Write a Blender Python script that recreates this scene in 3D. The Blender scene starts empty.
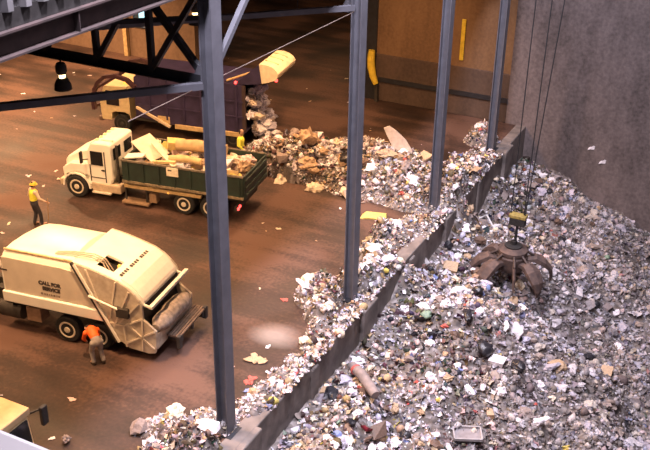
import bpy, math, random
import numpy as np
from mathutils import Vector, Matrix
PI = math.pi
R = math.radians
random.seed(7)
rng = np.random.default_rng(11)
scn = bpy.context.scene
col = scn.collection

# ------------------------------------------------------------------ materials
MATS = {}
def mat(name, rgb, rough=.65, metal=0., var=.18, scale=6., bump=.0, emit=None, es=1., detail=4., rgb2=None, trans=0.):
    if name in MATS: return MATS[name]
    m = bpy.data.materials.new(name); m.use_nodes = True
    nt = m.node_tree; N = nt.nodes; L = nt.links
    b = N['Principled BSDF']
    b.inputs['Roughness'].default_value = rough
    b.inputs['Metallic'].default_value = metal
    if trans: b.inputs['Transmission Weight'].default_value = trans
    tc = N.new('ShaderNodeTexCoord'); nz = N.new('ShaderNodeTexNoise')
    nz.inputs['Scale'].default_value = scale; nz.inputs['Detail'].default_value = detail
    L.new(tc.outputs['Object'], nz.inputs['Vector'])
    mx = N.new('ShaderNodeMix'); mx.data_type = 'RGBA'
    mr = N.new('ShaderNodeMapRange'); mr.inputs[1].default_value = .3; mr.inputs[2].default_value = .7
    L.new(nz.outputs['Fac'], mr.inputs[0]); L.new(mr.outputs[0], mx.inputs[0])
    lo = rgb2 if rgb2 else tuple(c * (1 - var) for c in rgb)
    hi = rgb if rgb2 else tuple(min(1, c * (1 + var)) for c in rgb)
    mx.inputs[6].default_value = (*lo, 1); mx.inputs[7].default_value = (*hi, 1)
    L.new(mx.outputs[2], b.inputs['Base Color'])
    if bump:
        bp = N.new('ShaderNodeBump'); bp.inputs['Strength'].default_value = bump; bp.inputs['Distance'].default_value = .05
        L.new(nz.outputs['Fac'], bp.inputs['Height']); L.new(bp.outputs[0], b.inputs['Normal'])
    if emit:
        b.inputs['Emission Color'].default_value = (*emit, 1); b.inputs['Emission Strength'].default_value = es
    MATS[name] = m
    return m

def attr_mat(name, rough=.7):
    m = bpy.data.materials.new(name); m.use_nodes = True
    N = m.node_tree.nodes; L = m.node_tree.links; b = N['Principled BSDF']
    a = N.new('ShaderNodeAttribute'); a.attribute_name = 'Col'
    tc = N.new('ShaderNodeTexCoord'); nz = N.new('ShaderNodeTexNoise'); nz.inputs['Scale'].default_value = 14.
    mr = N.new('ShaderNodeMapRange'); mr.inputs[1].default_value = .3; mr.inputs[2].default_value = .7
    mr.inputs[3].default_value = .72; mr.inputs[4].default_value = 1.12
    L.new(tc.outputs['Object'], nz.inputs['Vector']); L.new(nz.outputs['Fac'], mr.inputs[0])
    mu = N.new('ShaderNodeVectorMath'); mu.operation = 'SCALE'
    L.new(a.outputs['Color'], mu.inputs[0]); L.new(mr.outputs[0], mu.inputs['Scale'])
    L.new(mu.outputs[0], b.inputs['Base Color']); b.inputs['Roughness'].default_value = rough
    return m

# ------------------------------------------------------------------ mesh builder
class MB:
    def __init__(s): s.v = []; s.f = []
    def add(s, v, f):
        o = len(s.v); s.v += [tuple(p) for p in v]; s.f += [tuple(i + o for i in q) for q in f]; return s
    def box(s, x0, x1, y0, y1, z0, z1):
        v = [(x, y, z) for x in (x0, x1) for y in (y0, y1) for z in (z0, z1)]
        return s.add(v, [(0,1,3,2),(4,6,7,5),(0,4,5,1),(2,3,7,6),(0,2,6,4),(1,5,7,3)])
    def bar(s, p0, p1, w, h, up=(0,0,1)):
        p0 = Vector(p0); p1 = Vector(p1); d = (p1 - p0).normalized(); u = Vector(up)
        if abs(d.dot(u)) > .98: u = Vector((1,0,0))
        a = d.cross(u).normalized() * (w / 2); b = d.cross(a).normalized() * (h / 2)
        v = [p + i * a + j * b for p in (p0, p1) for i in (-1, 1) for j in (-1, 1)]
        return s.add(v, [(0,1,3,2),(4,6,7,5),(0,4,5,1),(2,3,7,6),(0,2,6,4),(1,5,7,3)])
    def path(s, pts, r, n=10, cap=True):
        pts = [Vector(p) for p in pts]
        rs = r if isinstance(r, (list, tuple)) else [r] * len(pts)
        o = len(s.v); prev = None
        for i, p in enumerate(pts):
            d = (pts[min(i + 1, len(pts) - 1)] - pts[max(i - 1, 0)]).normalized()
            if prev is None:
                u = Vector((0,0,1)) if abs(d.z) < .9 else Vector((1,0,0))
                a = d.cross(u).normalized()
            else: a = (prev - d * prev.dot(d)).normalized()
            prev = a; b = d.cross(a)
            for k in range(n):
                t = 2 * PI * k / n
                s.v.append(tuple(p + (a * math.cos(t) + b * math.sin(t)) * rs[i]))
        m = len(pts)
        for i in range(m - 1):
            for k in range(n):
                k2 = (k + 1) % n
                s.f.append((o + i*n + k, o + i*n + k2, o + (i+1)*n + k2, o + (i+1)*n + k))
        if cap:
            s.f.append(tuple(o + k for k in range(n))[::-1]); s.f.append(tuple(o + (m-1)*n + k for k in range(n)))
        return s
    def tube(s, p0, p1, r0, r1=None, n=12): return s.path([p0, p1], [r0, r0 if r1 is None else r1], n)
    def prism(s, prof, y0, y1):                      # prof in (x, z), extruded along y
        n = len(prof)
        v = [(x, y0, z) for x, z in prof] + [(x, y1, z) for x, z in prof]
        f = [tuple(range(n)), tuple(range(2*n - 1, n - 1, -1))] + [(i, n + i, n + (i+1) % n, (i+1) % n) for i in range(n)]
        return s.add(v, f)
    def loft(s, rings, cap=True, closed=True):
        n = len(rings[0]); o = len(s.v)
        for r in rings: s.v += [tuple(p) for p in r]
        for i in range(len(rings) - 1):
            for k in range(n if closed else n - 1):
                k2 = (k + 1) % n
                s.f.append((o + i*n + k, o + i*n + k2, o + (i+1)*n + k2, o + (i+1)*n + k))
        if cap:
            s.f.append(tuple(o + k for k in range(n))[::-1]); s.f.append(tuple(o + (len(rings)-1)*n + k for k in range(n)))
        return s
    def lathe(s, prof, c, axis='z', n=20):            # prof = [(radius, along)]
        rings = []
        for r, a in prof:
            ring = []
            for k in range(n):
                t = 2 * PI * k / n; p, q = r * math.cos(t), r * math.sin(t)
                ring.append((c[0]+p, c[1]+q, c[2]+a) if axis == 'z' else (c[0]+p, c[1]+a, c[2]+q) if axis == 'y' else (c[0]+a, c[1]+p, c[2]+q))
            rings.append(ring)
        return s.loft(rings)
    def build(s, name, m, parent=None, bevel=0., smooth=False, sub=0):
        me = bpy.data.meshes.new(name); me.from_pydata(s.v, [], s.f); me.validate()
        import bmesh
        b = bmesh.new(); b.from_mesh(me); bmesh.ops.recalc_face_normals(b, faces=b.faces); b.to_mesh(me); b.free()
        o = bpy.data.objects.new(name, me); col.objects.link(o)
        if m: me.materials.append(m)
        if parent: o.parent = parent
        if smooth:
            me.shade_smooth(); me.set_sharp_from_angle(angle=R(38))
        if bevel:
            bv = o.modifiers.new('Bevel', 'BEVEL'); bv.width = bevel; bv.segments = 2; bv.limit_method = 'ANGLE'
        if sub:
            sd = o.modifiers.new('Sub', 'SUBSURF'); sd.levels = sub; sd.render_levels = sub
        return o

def tag(o, label=None, cat=None, group=None, kind=None):
    if label: o['label'] = label
    if cat: o['category'] = cat
    if group: o['group'] = group
    if kind: o['kind'] = kind
    return o
def empty(name, loc=(0,0,0), rz=0., label=None, cat=None, group=None, kind=None):
    o = bpy.data.objects.new(name, None); col.objects.link(o)
    o.location = loc; o.rotation_euler = (0, 0, rz); o.empty_display_size = .2
    return tag(o, label, cat, group, kind)
def struct(mb, name, m, **k):
    o = mb.build(name, m, None, **k); o['kind'] = 'structure'; return o
def word(text, size, m, parent, loc, rot, name='lettering', ext=.004):
    c = bpy.data.curves.new(name, 'FONT'); c.body = text; c.size = size; c.extrude = ext; c.offset = .012; c.align_x = 'CENTER'; c.align_y = 'CENTER'
    tmp = bpy.data.objects.new(name, c); col.objects.link(tmp)
    me = bpy.data.meshes.new_from_object(tmp.evaluated_get(bpy.context.evaluated_depsgraph_get()))
    bpy.data.objects.remove(tmp); bpy.data.curves.remove(c)
    o = bpy.data.objects.new(name, me); col.objects.link(o); me.materials.clear(); me.materials.append(m)
    o.parent = parent; o.location = loc; o.rotation_euler = rot
    return o
# palette of real surface colours
steel = mat('painted_steel', (.125, .126, .150), .5, .25, .15, 3.)
dark_steel = mat('dark_steel', (.025, .026, .032), .55, .3, .2, 4.)
primer = mat('red_primer_steel', (.060, .037, .036), .7, .1, .3, 3., rgb2=(.028, .02, .02))
white = mat('white_truck_paint', (.80, .78, .68), .4, 0, .05, 2.)
cream = mat('cream_side_paint', (.62, .55, .44), .5, 0, .08, 2.5)
stained = mat('stained_white_steel', (.58, .52, .42), .55, 0, .2, 5., rgb2=(.40, .33, .25))
black = mat('black_rubber', (.012, .012, .012), .8, 0, .3, 20.)
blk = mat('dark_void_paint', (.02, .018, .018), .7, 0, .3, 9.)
hubm = mat('pale_wheel_hub', (.62, .56, .44), .5, .1, .15, 8.)
frame_m = mat('chassis_brown_black', (.035, .03, .026), .7, .1, .3, 6.)
glass = mat('dark_cab_glass', (.012, .013, .015), .12, 0, .2, 2.)
green = mat('dark_green_box_paint', (.022, .045, .034), .55, .05, .3, 3., rgb2=(.016, .026, .022))
purple = mat('dark_purple_paint', (.035, .026, .07), .5, .05, .3, 2.)
maroon = mat('maroon_paint', (.05, .02, .025), .55, .1, .3, 5.)
yellow = mat('yellow_paint', (.66, .47, .04), .5, 0, .15, 6.)
tanp = mat('tan_truck_paint', (.62, .44, .24), .55, 0, .15, 3.)
rail_m = mat('dusty_yellow_rail', (.50, .36, .17), .6, 0, .25, 6.)
red_l = mat('red_lamp_glass', (.6, .02, .02), .3, 0, .05, 2., emit=(1., .06, .05), es=5.)
amb_l = mat('amber_lamp_glass', (.8, .35, .03), .3, 0, .05, 2., emit=(1., .5, .1), es=1.2)
bulb_m = mat('sodium_bulb', (1., .8, .5), .3, 0, .02, 2., emit=(1., .72, .34), es=9.)
rust = mat('rusty_brown_steel', (.13, .085, .07), .75, .2, .3, 5., rgb2=(.06, .042, .04), bump=.3)
letter_m = mat('black_lettering', (.05, .04, .035), .7, 0, .2, 20.)
concrete = mat('wall_concrete', (.24, .205, .19), .9, 0, .2, 1.6, bump=.4, detail=8., rgb2=(.09, .077, .072))

# ------------------------------------------------------------------ camera
cam = bpy.data.cameras.new('camera'); camo = bpy.data.objects.new('camera', cam); col.objects.link(camo)
cam.sensor_fit = 'HORIZONTAL'; cam.sensor_width = 36.; cam.lens = 52.25; cam.clip_end = 300; cam.clip_start = .05
CAM = Vector((11.1, -16.59, 16.3))
rt = Vector((0.89122633, 0.4533245, 0.01457866)); up = Vector((-0.21766262, 0.39927833, 0.89061765)); fw = Vector((-0.39791785, 0.79691513, -0.45451915))
camo.matrix_world = Matrix(((rt.x, up.x, -fw.x, CAM.x), (rt.y, up.y, -fw.y, CAM.y), (rt.z, up.z, -fw.z, CAM.z), (0, 0, 0, 1)))
scn.camera = camo
def in_frame(p, mrg=14):
    d = Vector(p) - CAM; z = d.dot(fw)
    if z < 1: return False
    x = 325 + 943.43 * d.dot(rt) / z; y = 225 - 943.43 * d.dot(up) / z
    return -mrg < x < 650 + mrg and -mrg < y < 450 + mrg

# ------------------------------------------------------------------ setting
def floor_material():
    m = bpy.data.materials.new('stained_tipping_floor'); m.use_nodes = True
    N = m.node_tree.nodes; L = m.node_tree.links; b = N['Principled BSDF']
    tc = N.new('ShaderNodeTexCoord')
    mp = N.new('ShaderNodeMapping'); mp.inputs['Rotation'].default_value = (0, 0, R(-9)); mp.inputs['Scale'].default_value = (.10, 1.3, 1)
    L.new(tc.outputs['Object'], mp.inputs['Vector'])
    st = N.new('ShaderNodeTexNoise'); st.inputs['Scale'].default_value = .9; st.inputs['Detail'].default_value = 8.
    L.new(mp.outputs[0], st.inputs['Vector'])
    bl = N.new('ShaderNodeTexNoise'); bl.inputs['Scale'].default_value = .28; bl.inputs['Detail'].default_value = 5.
    L.new(tc.outputs['Object'], bl.inputs['Vector'])
    fi = N.new('ShaderNodeTexNoise'); fi.inputs['Scale'].default_value = 9.; fi.inputs['Detail'].default_value = 6.
    L.new(tc.outputs['Object'], fi.inputs['Vector'])
    ad = N.new('ShaderNodeMath'); ad.operation = 'MULTIPLY_ADD'; ad.inputs[1].default_value = .55
    L.new(st.outputs['Fac'], ad.inputs[0]); L.new(bl.outputs['Fac'], ad.inputs[2])
    ad2 = N.new('ShaderNodeMath'); ad2.operation = 'MULTIPLY_ADD'; ad2.inputs[1].default_value = .25
    L.new(fi.outputs['Fac'], ad2.inputs[0]); L.new(ad.outputs[0], ad2.inputs[2])
    cr = N.new('ShaderNodeValToRGB'); e = cr.color_ramp.elements
    e[0].position = .70; e[0].color = (.014, .0072, .0052, 1); e[1].position = 1.15 if False else 1.; e[1].color = (.105, .055, .039, 1)
    mid = e.new(.86); mid.color = (.041, .0210, .0150, 1)
    L.new(ad2.outputs[0], cr.inputs[0])
    # pale patch in the floor colour beside the second column
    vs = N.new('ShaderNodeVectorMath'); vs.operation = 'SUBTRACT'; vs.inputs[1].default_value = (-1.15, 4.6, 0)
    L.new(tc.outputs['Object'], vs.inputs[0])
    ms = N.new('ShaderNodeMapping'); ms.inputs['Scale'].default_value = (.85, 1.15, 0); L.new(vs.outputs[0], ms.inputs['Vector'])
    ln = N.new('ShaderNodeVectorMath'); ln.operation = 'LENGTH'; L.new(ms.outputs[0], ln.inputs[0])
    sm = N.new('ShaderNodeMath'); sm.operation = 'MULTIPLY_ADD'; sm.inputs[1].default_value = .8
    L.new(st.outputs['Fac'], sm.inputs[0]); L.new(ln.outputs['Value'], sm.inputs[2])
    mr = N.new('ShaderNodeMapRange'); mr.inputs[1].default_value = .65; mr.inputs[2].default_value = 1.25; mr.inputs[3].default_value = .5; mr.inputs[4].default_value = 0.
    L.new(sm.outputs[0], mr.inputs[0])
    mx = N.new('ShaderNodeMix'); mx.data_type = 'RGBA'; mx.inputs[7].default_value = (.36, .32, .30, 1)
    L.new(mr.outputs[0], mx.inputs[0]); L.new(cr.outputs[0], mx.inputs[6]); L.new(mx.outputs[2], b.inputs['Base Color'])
    rr = N.new('ShaderNodeMapRange'); rr.inputs[1].default_value = .35; rr.inputs[2].default_value = .65; rr.inputs[3].default_value = .58; rr.inputs[4].default_value = .88
    L.new(bl.outputs['Fac'], rr.inputs[0]); L.new(rr.outputs[0], b.inputs['Roughness'])
    bp = N.new('ShaderNodeBump'); bp.inputs['Strength'].default_value = .25; bp.inputs['Distance'].default_value = .03
    L.new(fi.outputs['Fac'], bp.inputs['Height']); L.new(bp.outputs[0], b.inputs['Normal'])
    return m
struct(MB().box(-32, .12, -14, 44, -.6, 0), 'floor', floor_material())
struct(MB().box(.12, .62, -14, 25.9, -9, .03), 'wall_lower', concrete, bevel=.04)
k = 0
for y in (-7.6, 0, 3.8, 7.6, 11.4, 15.2, 19.0, 22.8):
    k += 1
    w = .55 if (round(y / 3.8) % 2 == 0) else .22
    struct(MB().box(.5, .78 if w > .4 else .70, y - w, y + w, -9, .02 if w > .4 else -.1), 'trim_%d' % k, concrete, bevel=.05)

def wall_material(name, c1, c2, sc=.7, streak=True):
    m = bpy.data.materials.new(name); m.use_nodes = True
    N = m.node_tree.nodes; L = m.node_tree.links; b = N['Principled BSDF']; b.inputs['Roughness'].default_value = .9
    tc = N.new('ShaderNodeTexCoord'); mp = N.new('ShaderNodeMapping'); mp.inputs['Scale'].default_value = (1, 1, .35)
    L.new(tc.outputs['Object'], mp.inputs['Vector'])
    a = N.new('ShaderNodeTexNoise'); a.inputs['Scale'].default_value = sc; a.inputs['Detail'].default_value = 10.; a.inputs['Roughness'].default_value = .65
    L.new(mp.outputs[0], a.inputs['Vector'])
    f = N.new('ShaderNodeTexNoise'); f.inputs['Scale'].default_value = 7.; f.inputs['Detail'].default_value = 6.
    L.new(tc.outputs['Object'], f.inputs['Vector'])
    ad = N.new('ShaderNodeMath'); ad.operation = 'MULTIPLY_ADD'; ad.inputs[1].default_value = .45
    L.new(f.outputs['Fac'], ad.inputs[0]); L.new(a.outputs['Fac'], ad.inputs[2])
    mr = N.new('ShaderNodeMapRange'); mr.inputs[1].default_value = .52; mr.inputs[2].default_value = .92; L.new(ad.outputs[0], mr.inputs[0])
    mx = N.new('ShaderNodeMix'); mx.data_type = 'RGBA'; mx.inputs[6].default_value = (*c1, 1); mx.inputs[7].default_value = (*c2, 1)
    L.new(mr.outputs[0], mx.inputs[0]); L.new(mx.outputs[2], b.inputs['Base Color'])
    bp = N.new('ShaderNodeBump'); bp.inputs['Strength'].default_value = .35; bp.inputs['Distance'].default_value = .06
    L.new(ad.outputs[0], bp.inputs['Height']); L.new(bp.outputs[0], b.inputs['Normal'])
    return m
hallwall = wall_material('ochre_stained_wall', (.12, .066, .034), (.22, .128, .064))
lowwall = wall_material('brown_push_wall', (.055, .036, .028), (.105, .068, .05))
pitwall = wall_material('grey_pit_concrete', (.052, .041, .040), (.175, .140, .136), .6)
farwall = wall_material('brown_far_wall', (.13, .08, .05), (.22, .14, .09))
struct(MB().box(-7.4, -.42, 26.0, 26.6, 2.42, 13), 'wall_back', hallwall)
struct(MB().box(-7.4, -.42, 25.9, 26.6, 0, 2.42), 'trim_9', lowwall, bevel=.03)
struct(MB().box(-7.2, -.42, 25.82, 25.91, 1.02, 1.24), 'trim_10', dark_steel)
struct(MB().box(-.42, 16.2, 25.9, 26.6, -9, 22), 'wall_far', pitwall)
struct(MB().box(-8.05, -7.4, 25.9, 26.6, 0, 13), 'trim_11', dark_steel)
struct(MB().box(16, 16.4, -24, 26, -9, 22), 'wall_right', pitwall)
struct(MB().box(.0, 16.4, -24, 26.6, -9.4, -9), 'floor_1', concrete)
# wall with the daylight door on the far side of the hall
fm = MB(); fm.box(-32, -22.5, 25.95, 26.4, 0, 13).box(-21.45, -18.4, 25.95, 26.4, 0, 13).box(-22.5, -21.45, 25.95, 26.4, 3.2, 13).box(-22.5, -21.45, 25.95, 26.4, 0, 1.75)
struct(fm, 'wall_back_1', farwall)
day = mat('daylight_outdoors', (.5, .8, .95), .9, 0, .02, 1., emit=(.55, .92, 1.), es=1.6)
struct(MB().box(-23.5, -20.5, 27.2, 27.3, 1, 4), 'window_1', day)['label'] = 'bright daylight seen through the small opening'
wf = MB()
for x in (-22.5, -21.45): wf.bar((x, 25.93, 1.75), (x, 25.93, 3.2), .08, .08)
for z in (1.75, 2.2, 3.2): wf.bar((-22.5, 25.93, z), (-21.45, 25.93, z), .07, .07)
struct(wf, 'trim_12', dark_steel)
struct(MB().box(-23.2, -22.95, 25.7, 25.95, 0, 9), 'trim_13', rail_m)
struct(MB().box(-32.4, -32, -14, 44, 0, 13), 'wall_left', farwall)
struct(MB().box(-32, 0, 43.6, 44, 0, 13), 'wall_back_2', lowwall)
struct(MB().box(-8.05, -7.5, 26.6, 44, 0, 13), 'wall_back_3', lowwall)
struct(MB().box(-32.4, .2, -14, 44, 13, 13.3), 'ceiling', dark_steel)
struct(MB().box(-.2, 16.4, -24, 26.6, 22, 22.3), 'ceiling_1', concrete)
# corrugated cladding above the eave girder
cl = MB(); n = 0; pts = []
y = -14.0
while y < 26.5:
    for dx, dy in ((0, 0), (0, .12), (.13, .2), (.13, .32)):
        pts.append((.02 + dx, y + dy))
    y += .4
cl.loft([[(x, yy, 12.50) for x, yy in pts], [(x, yy, 22) for x, yy in pts]], cap=False, closed=False)
clm = mat('galvanised_cladding', (.17, .165, .175), .55, .2, .35, 1.5)
o = struct(cl, 'wall_upper', clm)
struct(MB().box(-.1, .06, -14, 25.9, 12.22, 12.52), 'trim_15', blk)
s_ = o.modifiers.new('Solid', 'SOLIDIFY'); s_.thickness = .02
struct(MB().box(6.8, 11.9, -16.35, -15.735, 15.12, 15.3), 'trim_14', mat('pale_sill', (.62, .58, .60), .6, 0, .1, 4.), bevel=.012)

# ------------------------------------------------------------------ steelwork
CY = [0, 7.6, 15.2, 22.35]
WHERE = ['steel H-column nearest the camera with the roof truss on it', 'second steel H-column along the pit edge, a brace meeting its top',
         'third steel H-column, standing in rubbish at the pit edge', 'farthest steel H-column, in front of the ochre wall']
for y, lab in zip(CY, WHERE):
    c = empty('steel_column', (0, y, 0), 0, lab, 'column', 'columns along the pit edge', 'thing')
    sh = MB().box(.13, .165, -.2, .2, .02, 12.2).box(-.165, -.13, -.2, .2, .02, 12.2).box(-.13, .13, -.018, .018, .02, 12.2)
    sh.build('shaft', steel, c)
    MB().box(-.28, .3, -.28, .28, 0, .04).build('base_plate', dark_steel, c)
    MB().prism([(-.6, 9.5), (-.16, 9.45), (-.16, 10.0), (-.35, 10.0)], -.012, .012).build('gusset_plate', steel, c)
# girder above the columns, with stiffeners
g = empty('eave_girder', (0, 0, 11.78), 0, 'rust-red steel eave girder under the corrugated cladding, upper corner', 'girder', kind='thing')
gm = MB().box(-.02, .02, -14, 25.9, .03, .40)
gm.build('web', primer, g)
for z, w in ((0, .17), (.40, .17)): MB().box(-w, w, -14, 25.9, z - .0, z + .035).build('flange', primer, g)
for y in np.arange(-12, 25, 2.6): MB().box(-.15, .15, y - .012, y + .012, .035, .40).build('stiffener', primer, g)
# truss going back into the hall from the first column
def truss(y, label):
    t = empty('roof_truss', (0, y, 9.65), 0, label, 'roof truss', 'roof trusses over the tipping floor', 'thing')
    MB().box(-28, -.17, -.13, .13, -.1, -.07).box(-28, -.17, -.02, .02, -.07, .13).build('bottom_chord', dark_steel, t)
    MB().box(-28, -.17, -.13, .13, 2.3, 2.45).build('top_chord', dark_steel, t)
    xs = [-.25, -1.6, -3.15, -4.7, -6.25, -7.8, -9.35, -10.9]
    for i, x in enumerate(xs[1:]):
        MB().bar((x, 0, .0), (x, 0, 2.35), .13, .13).build('vertical', dark_steel, t)
    MB().bar((-.2, .06, .05), (-2.25, .06, 2.35), .14, .14).build('diagonal', dark_steel, t)
    for i in range(1, len(xs) - 1):
        MB().bar((xs[i], 0, .05), (xs[i] + 1.6, 0, 2.35), .12, .12).build('diagonal', dark_steel, t)
    return t
truss(0, 'dark steel roof truss running back from the nearest column')
def strut(name, p0, p1, w, h, m, lab, cat='brace', group=None):
    o = MB().bar(p0, p1, w, h).build(name, m); o.location = (0, 0, 0)
    return tag(o, lab, cat, group, 'thing')
strut('brace_strut', (-.12, -.2, 9.62), (-6.2, -6.9, 9.62), .15, .15, steel, 'long blue-grey diagonal brace running left from the nearest column')
strut('brace_strut', (-.12, 7.5, 9.66), (-6.2, 1.1, 9.66), .15, .15, steel, 'blue-grey diagonal brace meeting the top of the second column')
strut('knee_brace', (.05, .2, 10.1), (.05, 2.0, 11.78), .12, .12, steel, 'short sloping knee brace from the nearest column up to the girder')
strut('purlin_brace', (-3.3, -1.0, 10.72), (-.6, 1.4, 10.72), .1, .1, dark_steel, 'dark horizontal brace crossing the roof truss panel')
o = MB().tube((-.3, -2.6, 9.55), (-.02, 7.3, 9.6), .011, n=8).build('tie_rod', mat('thin_steel_rod', (.16, .12, .10), .5, .4), None)
tag(o, 'thin steel tie rod stretched between the first two columns', 'rod', None, 'thing')
o = MB().tube((-1.35, 6.4, 9.7), (-1.35, 6.4, 12.9), .012, n=8).build('hanger_rod', dark_steel, None)
tag(o, 'thin upright hanger rod holding the second column brace', 'rod', None, 'thing')

def lamp(x, y, ztop, lab):
    t = empty('high_bay_lamp', (x, y, ztop), 0, lab, 'lamp', 'high bay lamps', 'thing')
    MB().lathe([(.02, 0), (.02, -.1), (.09, -.12), (.135, -.2), (.135, -.33), (.10, -.40)], (0,0,0)).build('ballast_housing', blk, t, smooth=True)
    MB().lathe([(.06, -.385), (.085, -.42), (.085, -.47), (.05, -.50)], (0,0,0)).build('bulb', bulb_m, t, smooth=True)
    for k in range(3):
        a = 2 * PI * k / 3 + .5
        MB().bar((.1*math.cos(a), .1*math.sin(a), -.38), (.12*math.cos(a), .12*math.sin(a), -.52), .015, .015).build('bracket', blk, t)
    r = MB().lathe([(.10, -.49), (.15, -.55), (.20, -.66), (.215, -.78), (.20, -.77), (.18, -.66), (.13, -.56), (.09, -.50)], (0,0,0))
    r.build('reflector', blk, t, smooth=True)
lamp(-4.3, 0, 9.56, 'lit high bay lamp hanging below the roof truss')
lamp(-5.62, 7.6, 9.2, 'lit high bay lamp high up beside the nearest column')
o = MB().tube((-5.62, 7.6, 9.2), (-5.62, 7.6, 13), .02, n=8).build('lamp_stem', dark_steel); tag(o, 'dark stem rod above the lamp beside the nearest column', 'rod', None, 'thing')

# ------------------------------------------------------------------ wall fittings
gp = empty('pipe_guard', (-7.33, 25.7, 0), 0, 'curved yellow pipe guard on the dark door post', 'guard', kind='thing')
MB().path([(-.22, 0, 2.62), (-.24, -.02, 2.2), (-.2, -.05, 1.8), (-.08, -.08, 1.35), (.12, -.1, .95)], [.17, .2, .2, .18, .14], 14).build('guard_body', yellow, gp, smooth=True)
MB().bar((.1, 0, .95), (.15, .0, 0), .16, .16).build('post', frame_m, gp)
o = MB().box(-3.03, -2.83, 25.93, 26.0, 2.75, 4.75).build('height_marker', yellow, None, bevel=.01)
tag(o, 'upright yellow strip fixed to the ochre wall', 'marker', None, 'thing')

# ------------------------------------------------------------------ wheels
def wheel(parent, x, y0, y1, r, rim=hubm, name='wheel'):
    s = 1 if y1 > y0 else -1; w = abs(y1 - y0)
    t = MB().lathe([(r*.58, 0), (r*.9, 0), (r, s*.05), (r, s*(w-.05)), (r*.9, s*w), (r*.58, s*w)], (x, y0, r), 'y', 24).build(name, black, parent, smooth=True)
    MB().lathe([(r*.66, s*.005), (r*.60, -s*.012), (r*.50, s*.0), (r*.40, s*.035), (r*.25, s*.035), (r*.22, -s*.02), (r*.12, -s*.03), (.01, -s*.03)], (x, y0, r), 'y', 20).build('hub', rim, t, smooth=True)
    return t

# ------------------------------------------------------------------ white rear loader
L_ = empty('garbage_truck', (-6.47, 1.25, 0), R(8), 'white rear-loading garbage truck backed toward the pit', 'truck')
def sect(y, z): return y, z
cross = [(.0, 1.42), (.0, 2.15), (.03, 2.5), (.10, 2.74), (.22, 2.88), (.6, 2.97), (1.15, 3.0), (1.7, 2.96), (2.0, 2.86), (2.16, 2.72), (2.27, 2.5), (2.3, 2.15), (2.3, 1.42)]
xr = lambda z: .46 + (2.88 - z) * (1.29 / 2.38)
body = MB(); rings = []
for k in range(7):
    t = k / 6
    rings.append([(-2.0 + (xr(z) + 2.0) * t + (.12 * max(0, z - 2.3) if k == 0 else 0), y, z - (.30, .06, 0, 0, 0, 0, 0)[k] * max(0, (z - 2.4) / .6) * (.35 + .65 * y / 2.3)) for y, z in cross])
body.loft(rings).build('body', white, L_, smooth=True)
# side panel sunk slightly, rail along the bottom
MB().prism([(-2.05, 1.10), (1.42, 1.10), (1.24, 1.46), (-2.05, 1.46)], -.07, 2.37).build('lower_rail', white, L_, bevel=.03)
MB().prism([(-1.95, 1.5), (1.18, 1.5), (.62, 2.55), (.1, 2.62), (-1.95, 2.62)], -.008, .05).build('side_panel', cream, L_, bevel=.01)
MB().bar((-1.9, .13, 2.83), (.5, .13, 2.83), .06, .05).build('roof_edge_trim', mat('rusty_trim', (.55, .40, .22), .7, 0, .3, 9.), L_)
for k, (tx, sz, zz, xx) in enumerate((('CALL FOR', .165, 1.98, -.36), ('SERVICE', .165, 1.80, -.32))):
    word(tx, sz, letter_m, L_, (xx, -.012, zz), (R(90), 0, 0))
dm = MB(); x = -.70
for w in (.1, .06, .08, .05, .07, .09, .05, .08):
    dm.box(x, x + w * .8, -.014, -.006, 1.58, 1.65); x += w * 1.05 + .01
dm.build('worn_lettering', mat('faded_lettering', (.22, .17, .13), .8), L_)
MB().box(-2.12, -1.80, -.014, -.006, 2.16, 2.21).build('logo_bar', letter_m, L_)
# tailgate
side = [(.48, 2.88), (1.0, 2.80), (1.40, 2.70), (1.94, 2.55), (2.25, 2.38), (2.46, 2.20), (2.62, 2.02), (2.69, 1.86), (2.70, 1.42), (3.10, 1.10), (3.06, .50), (3.02, .34), (2.79, .28), (2.16, .34), (1.95, .48), (1.78, .50)]
tg = MB().prism(side, -.02, .06).build('tailgate_side', stained, L_, bevel=.008)
tg2 = MB().prism(side, 2.24, 2.32).build('tailgate_side', stained, L_, bevel=.008)
arc = side[:8]
top = MB(); inner = [(x - .05, z - .07) for x, z in arc]
top.prism(arc + inner[::-1], .0, .32).prism(arc + inner[::-1], .95, 2.3)
a1 = [(.48, 2.88), (1.0, 2.80), (1.12, 2.77)]; a2 = [(1.66, 2.63), (1.94, 2.55)] + side[4:8]
for a_ in (a1, a2): top.prism(a_ + [(x - .05, z - .07) for x, z in a_][::-1], .32, .95)
top.build('tailgate_cover', white, L_, smooth=True)
MB().prism([(1.98, 2.56), (2.27, 2.40), (2.48, 2.22), (2.64, 2.04), (2.69, 1.93), (2.65, 1.9), (2.2, 2.36), (1.95, 2.5)], .16, 2.14).build('tailgate_lower_panel', mat('bright_panel', (.84, .80, .72), .4, 0, .04), L_, bevel=.01)
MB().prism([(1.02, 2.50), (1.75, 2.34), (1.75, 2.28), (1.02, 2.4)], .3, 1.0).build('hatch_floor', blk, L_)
MB().box(1.60, 1.68, .62, .72, 2.60, 2.68).build('amber_beacon', amb_l, L_, bevel=.02)
hs = MB()
for k in range(3):
    hs.path([(-.2, .25 + .06*k, 2.93), (.35, .30 + .08*k, 2.98), (.9, .40 + .1*k, 2.93), (1.2, .5 + .1*k, 2.76), (1.4, .48 + .12*k, 2.42)], .02, 8)
hs.build('hydraulic_hoses', mat('pale_hoses', (.5, .42, .32), .6), L_, smooth=True)
tm = MB(); x = .2                                                    # three worn groups of marks across the tailgate
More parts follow.
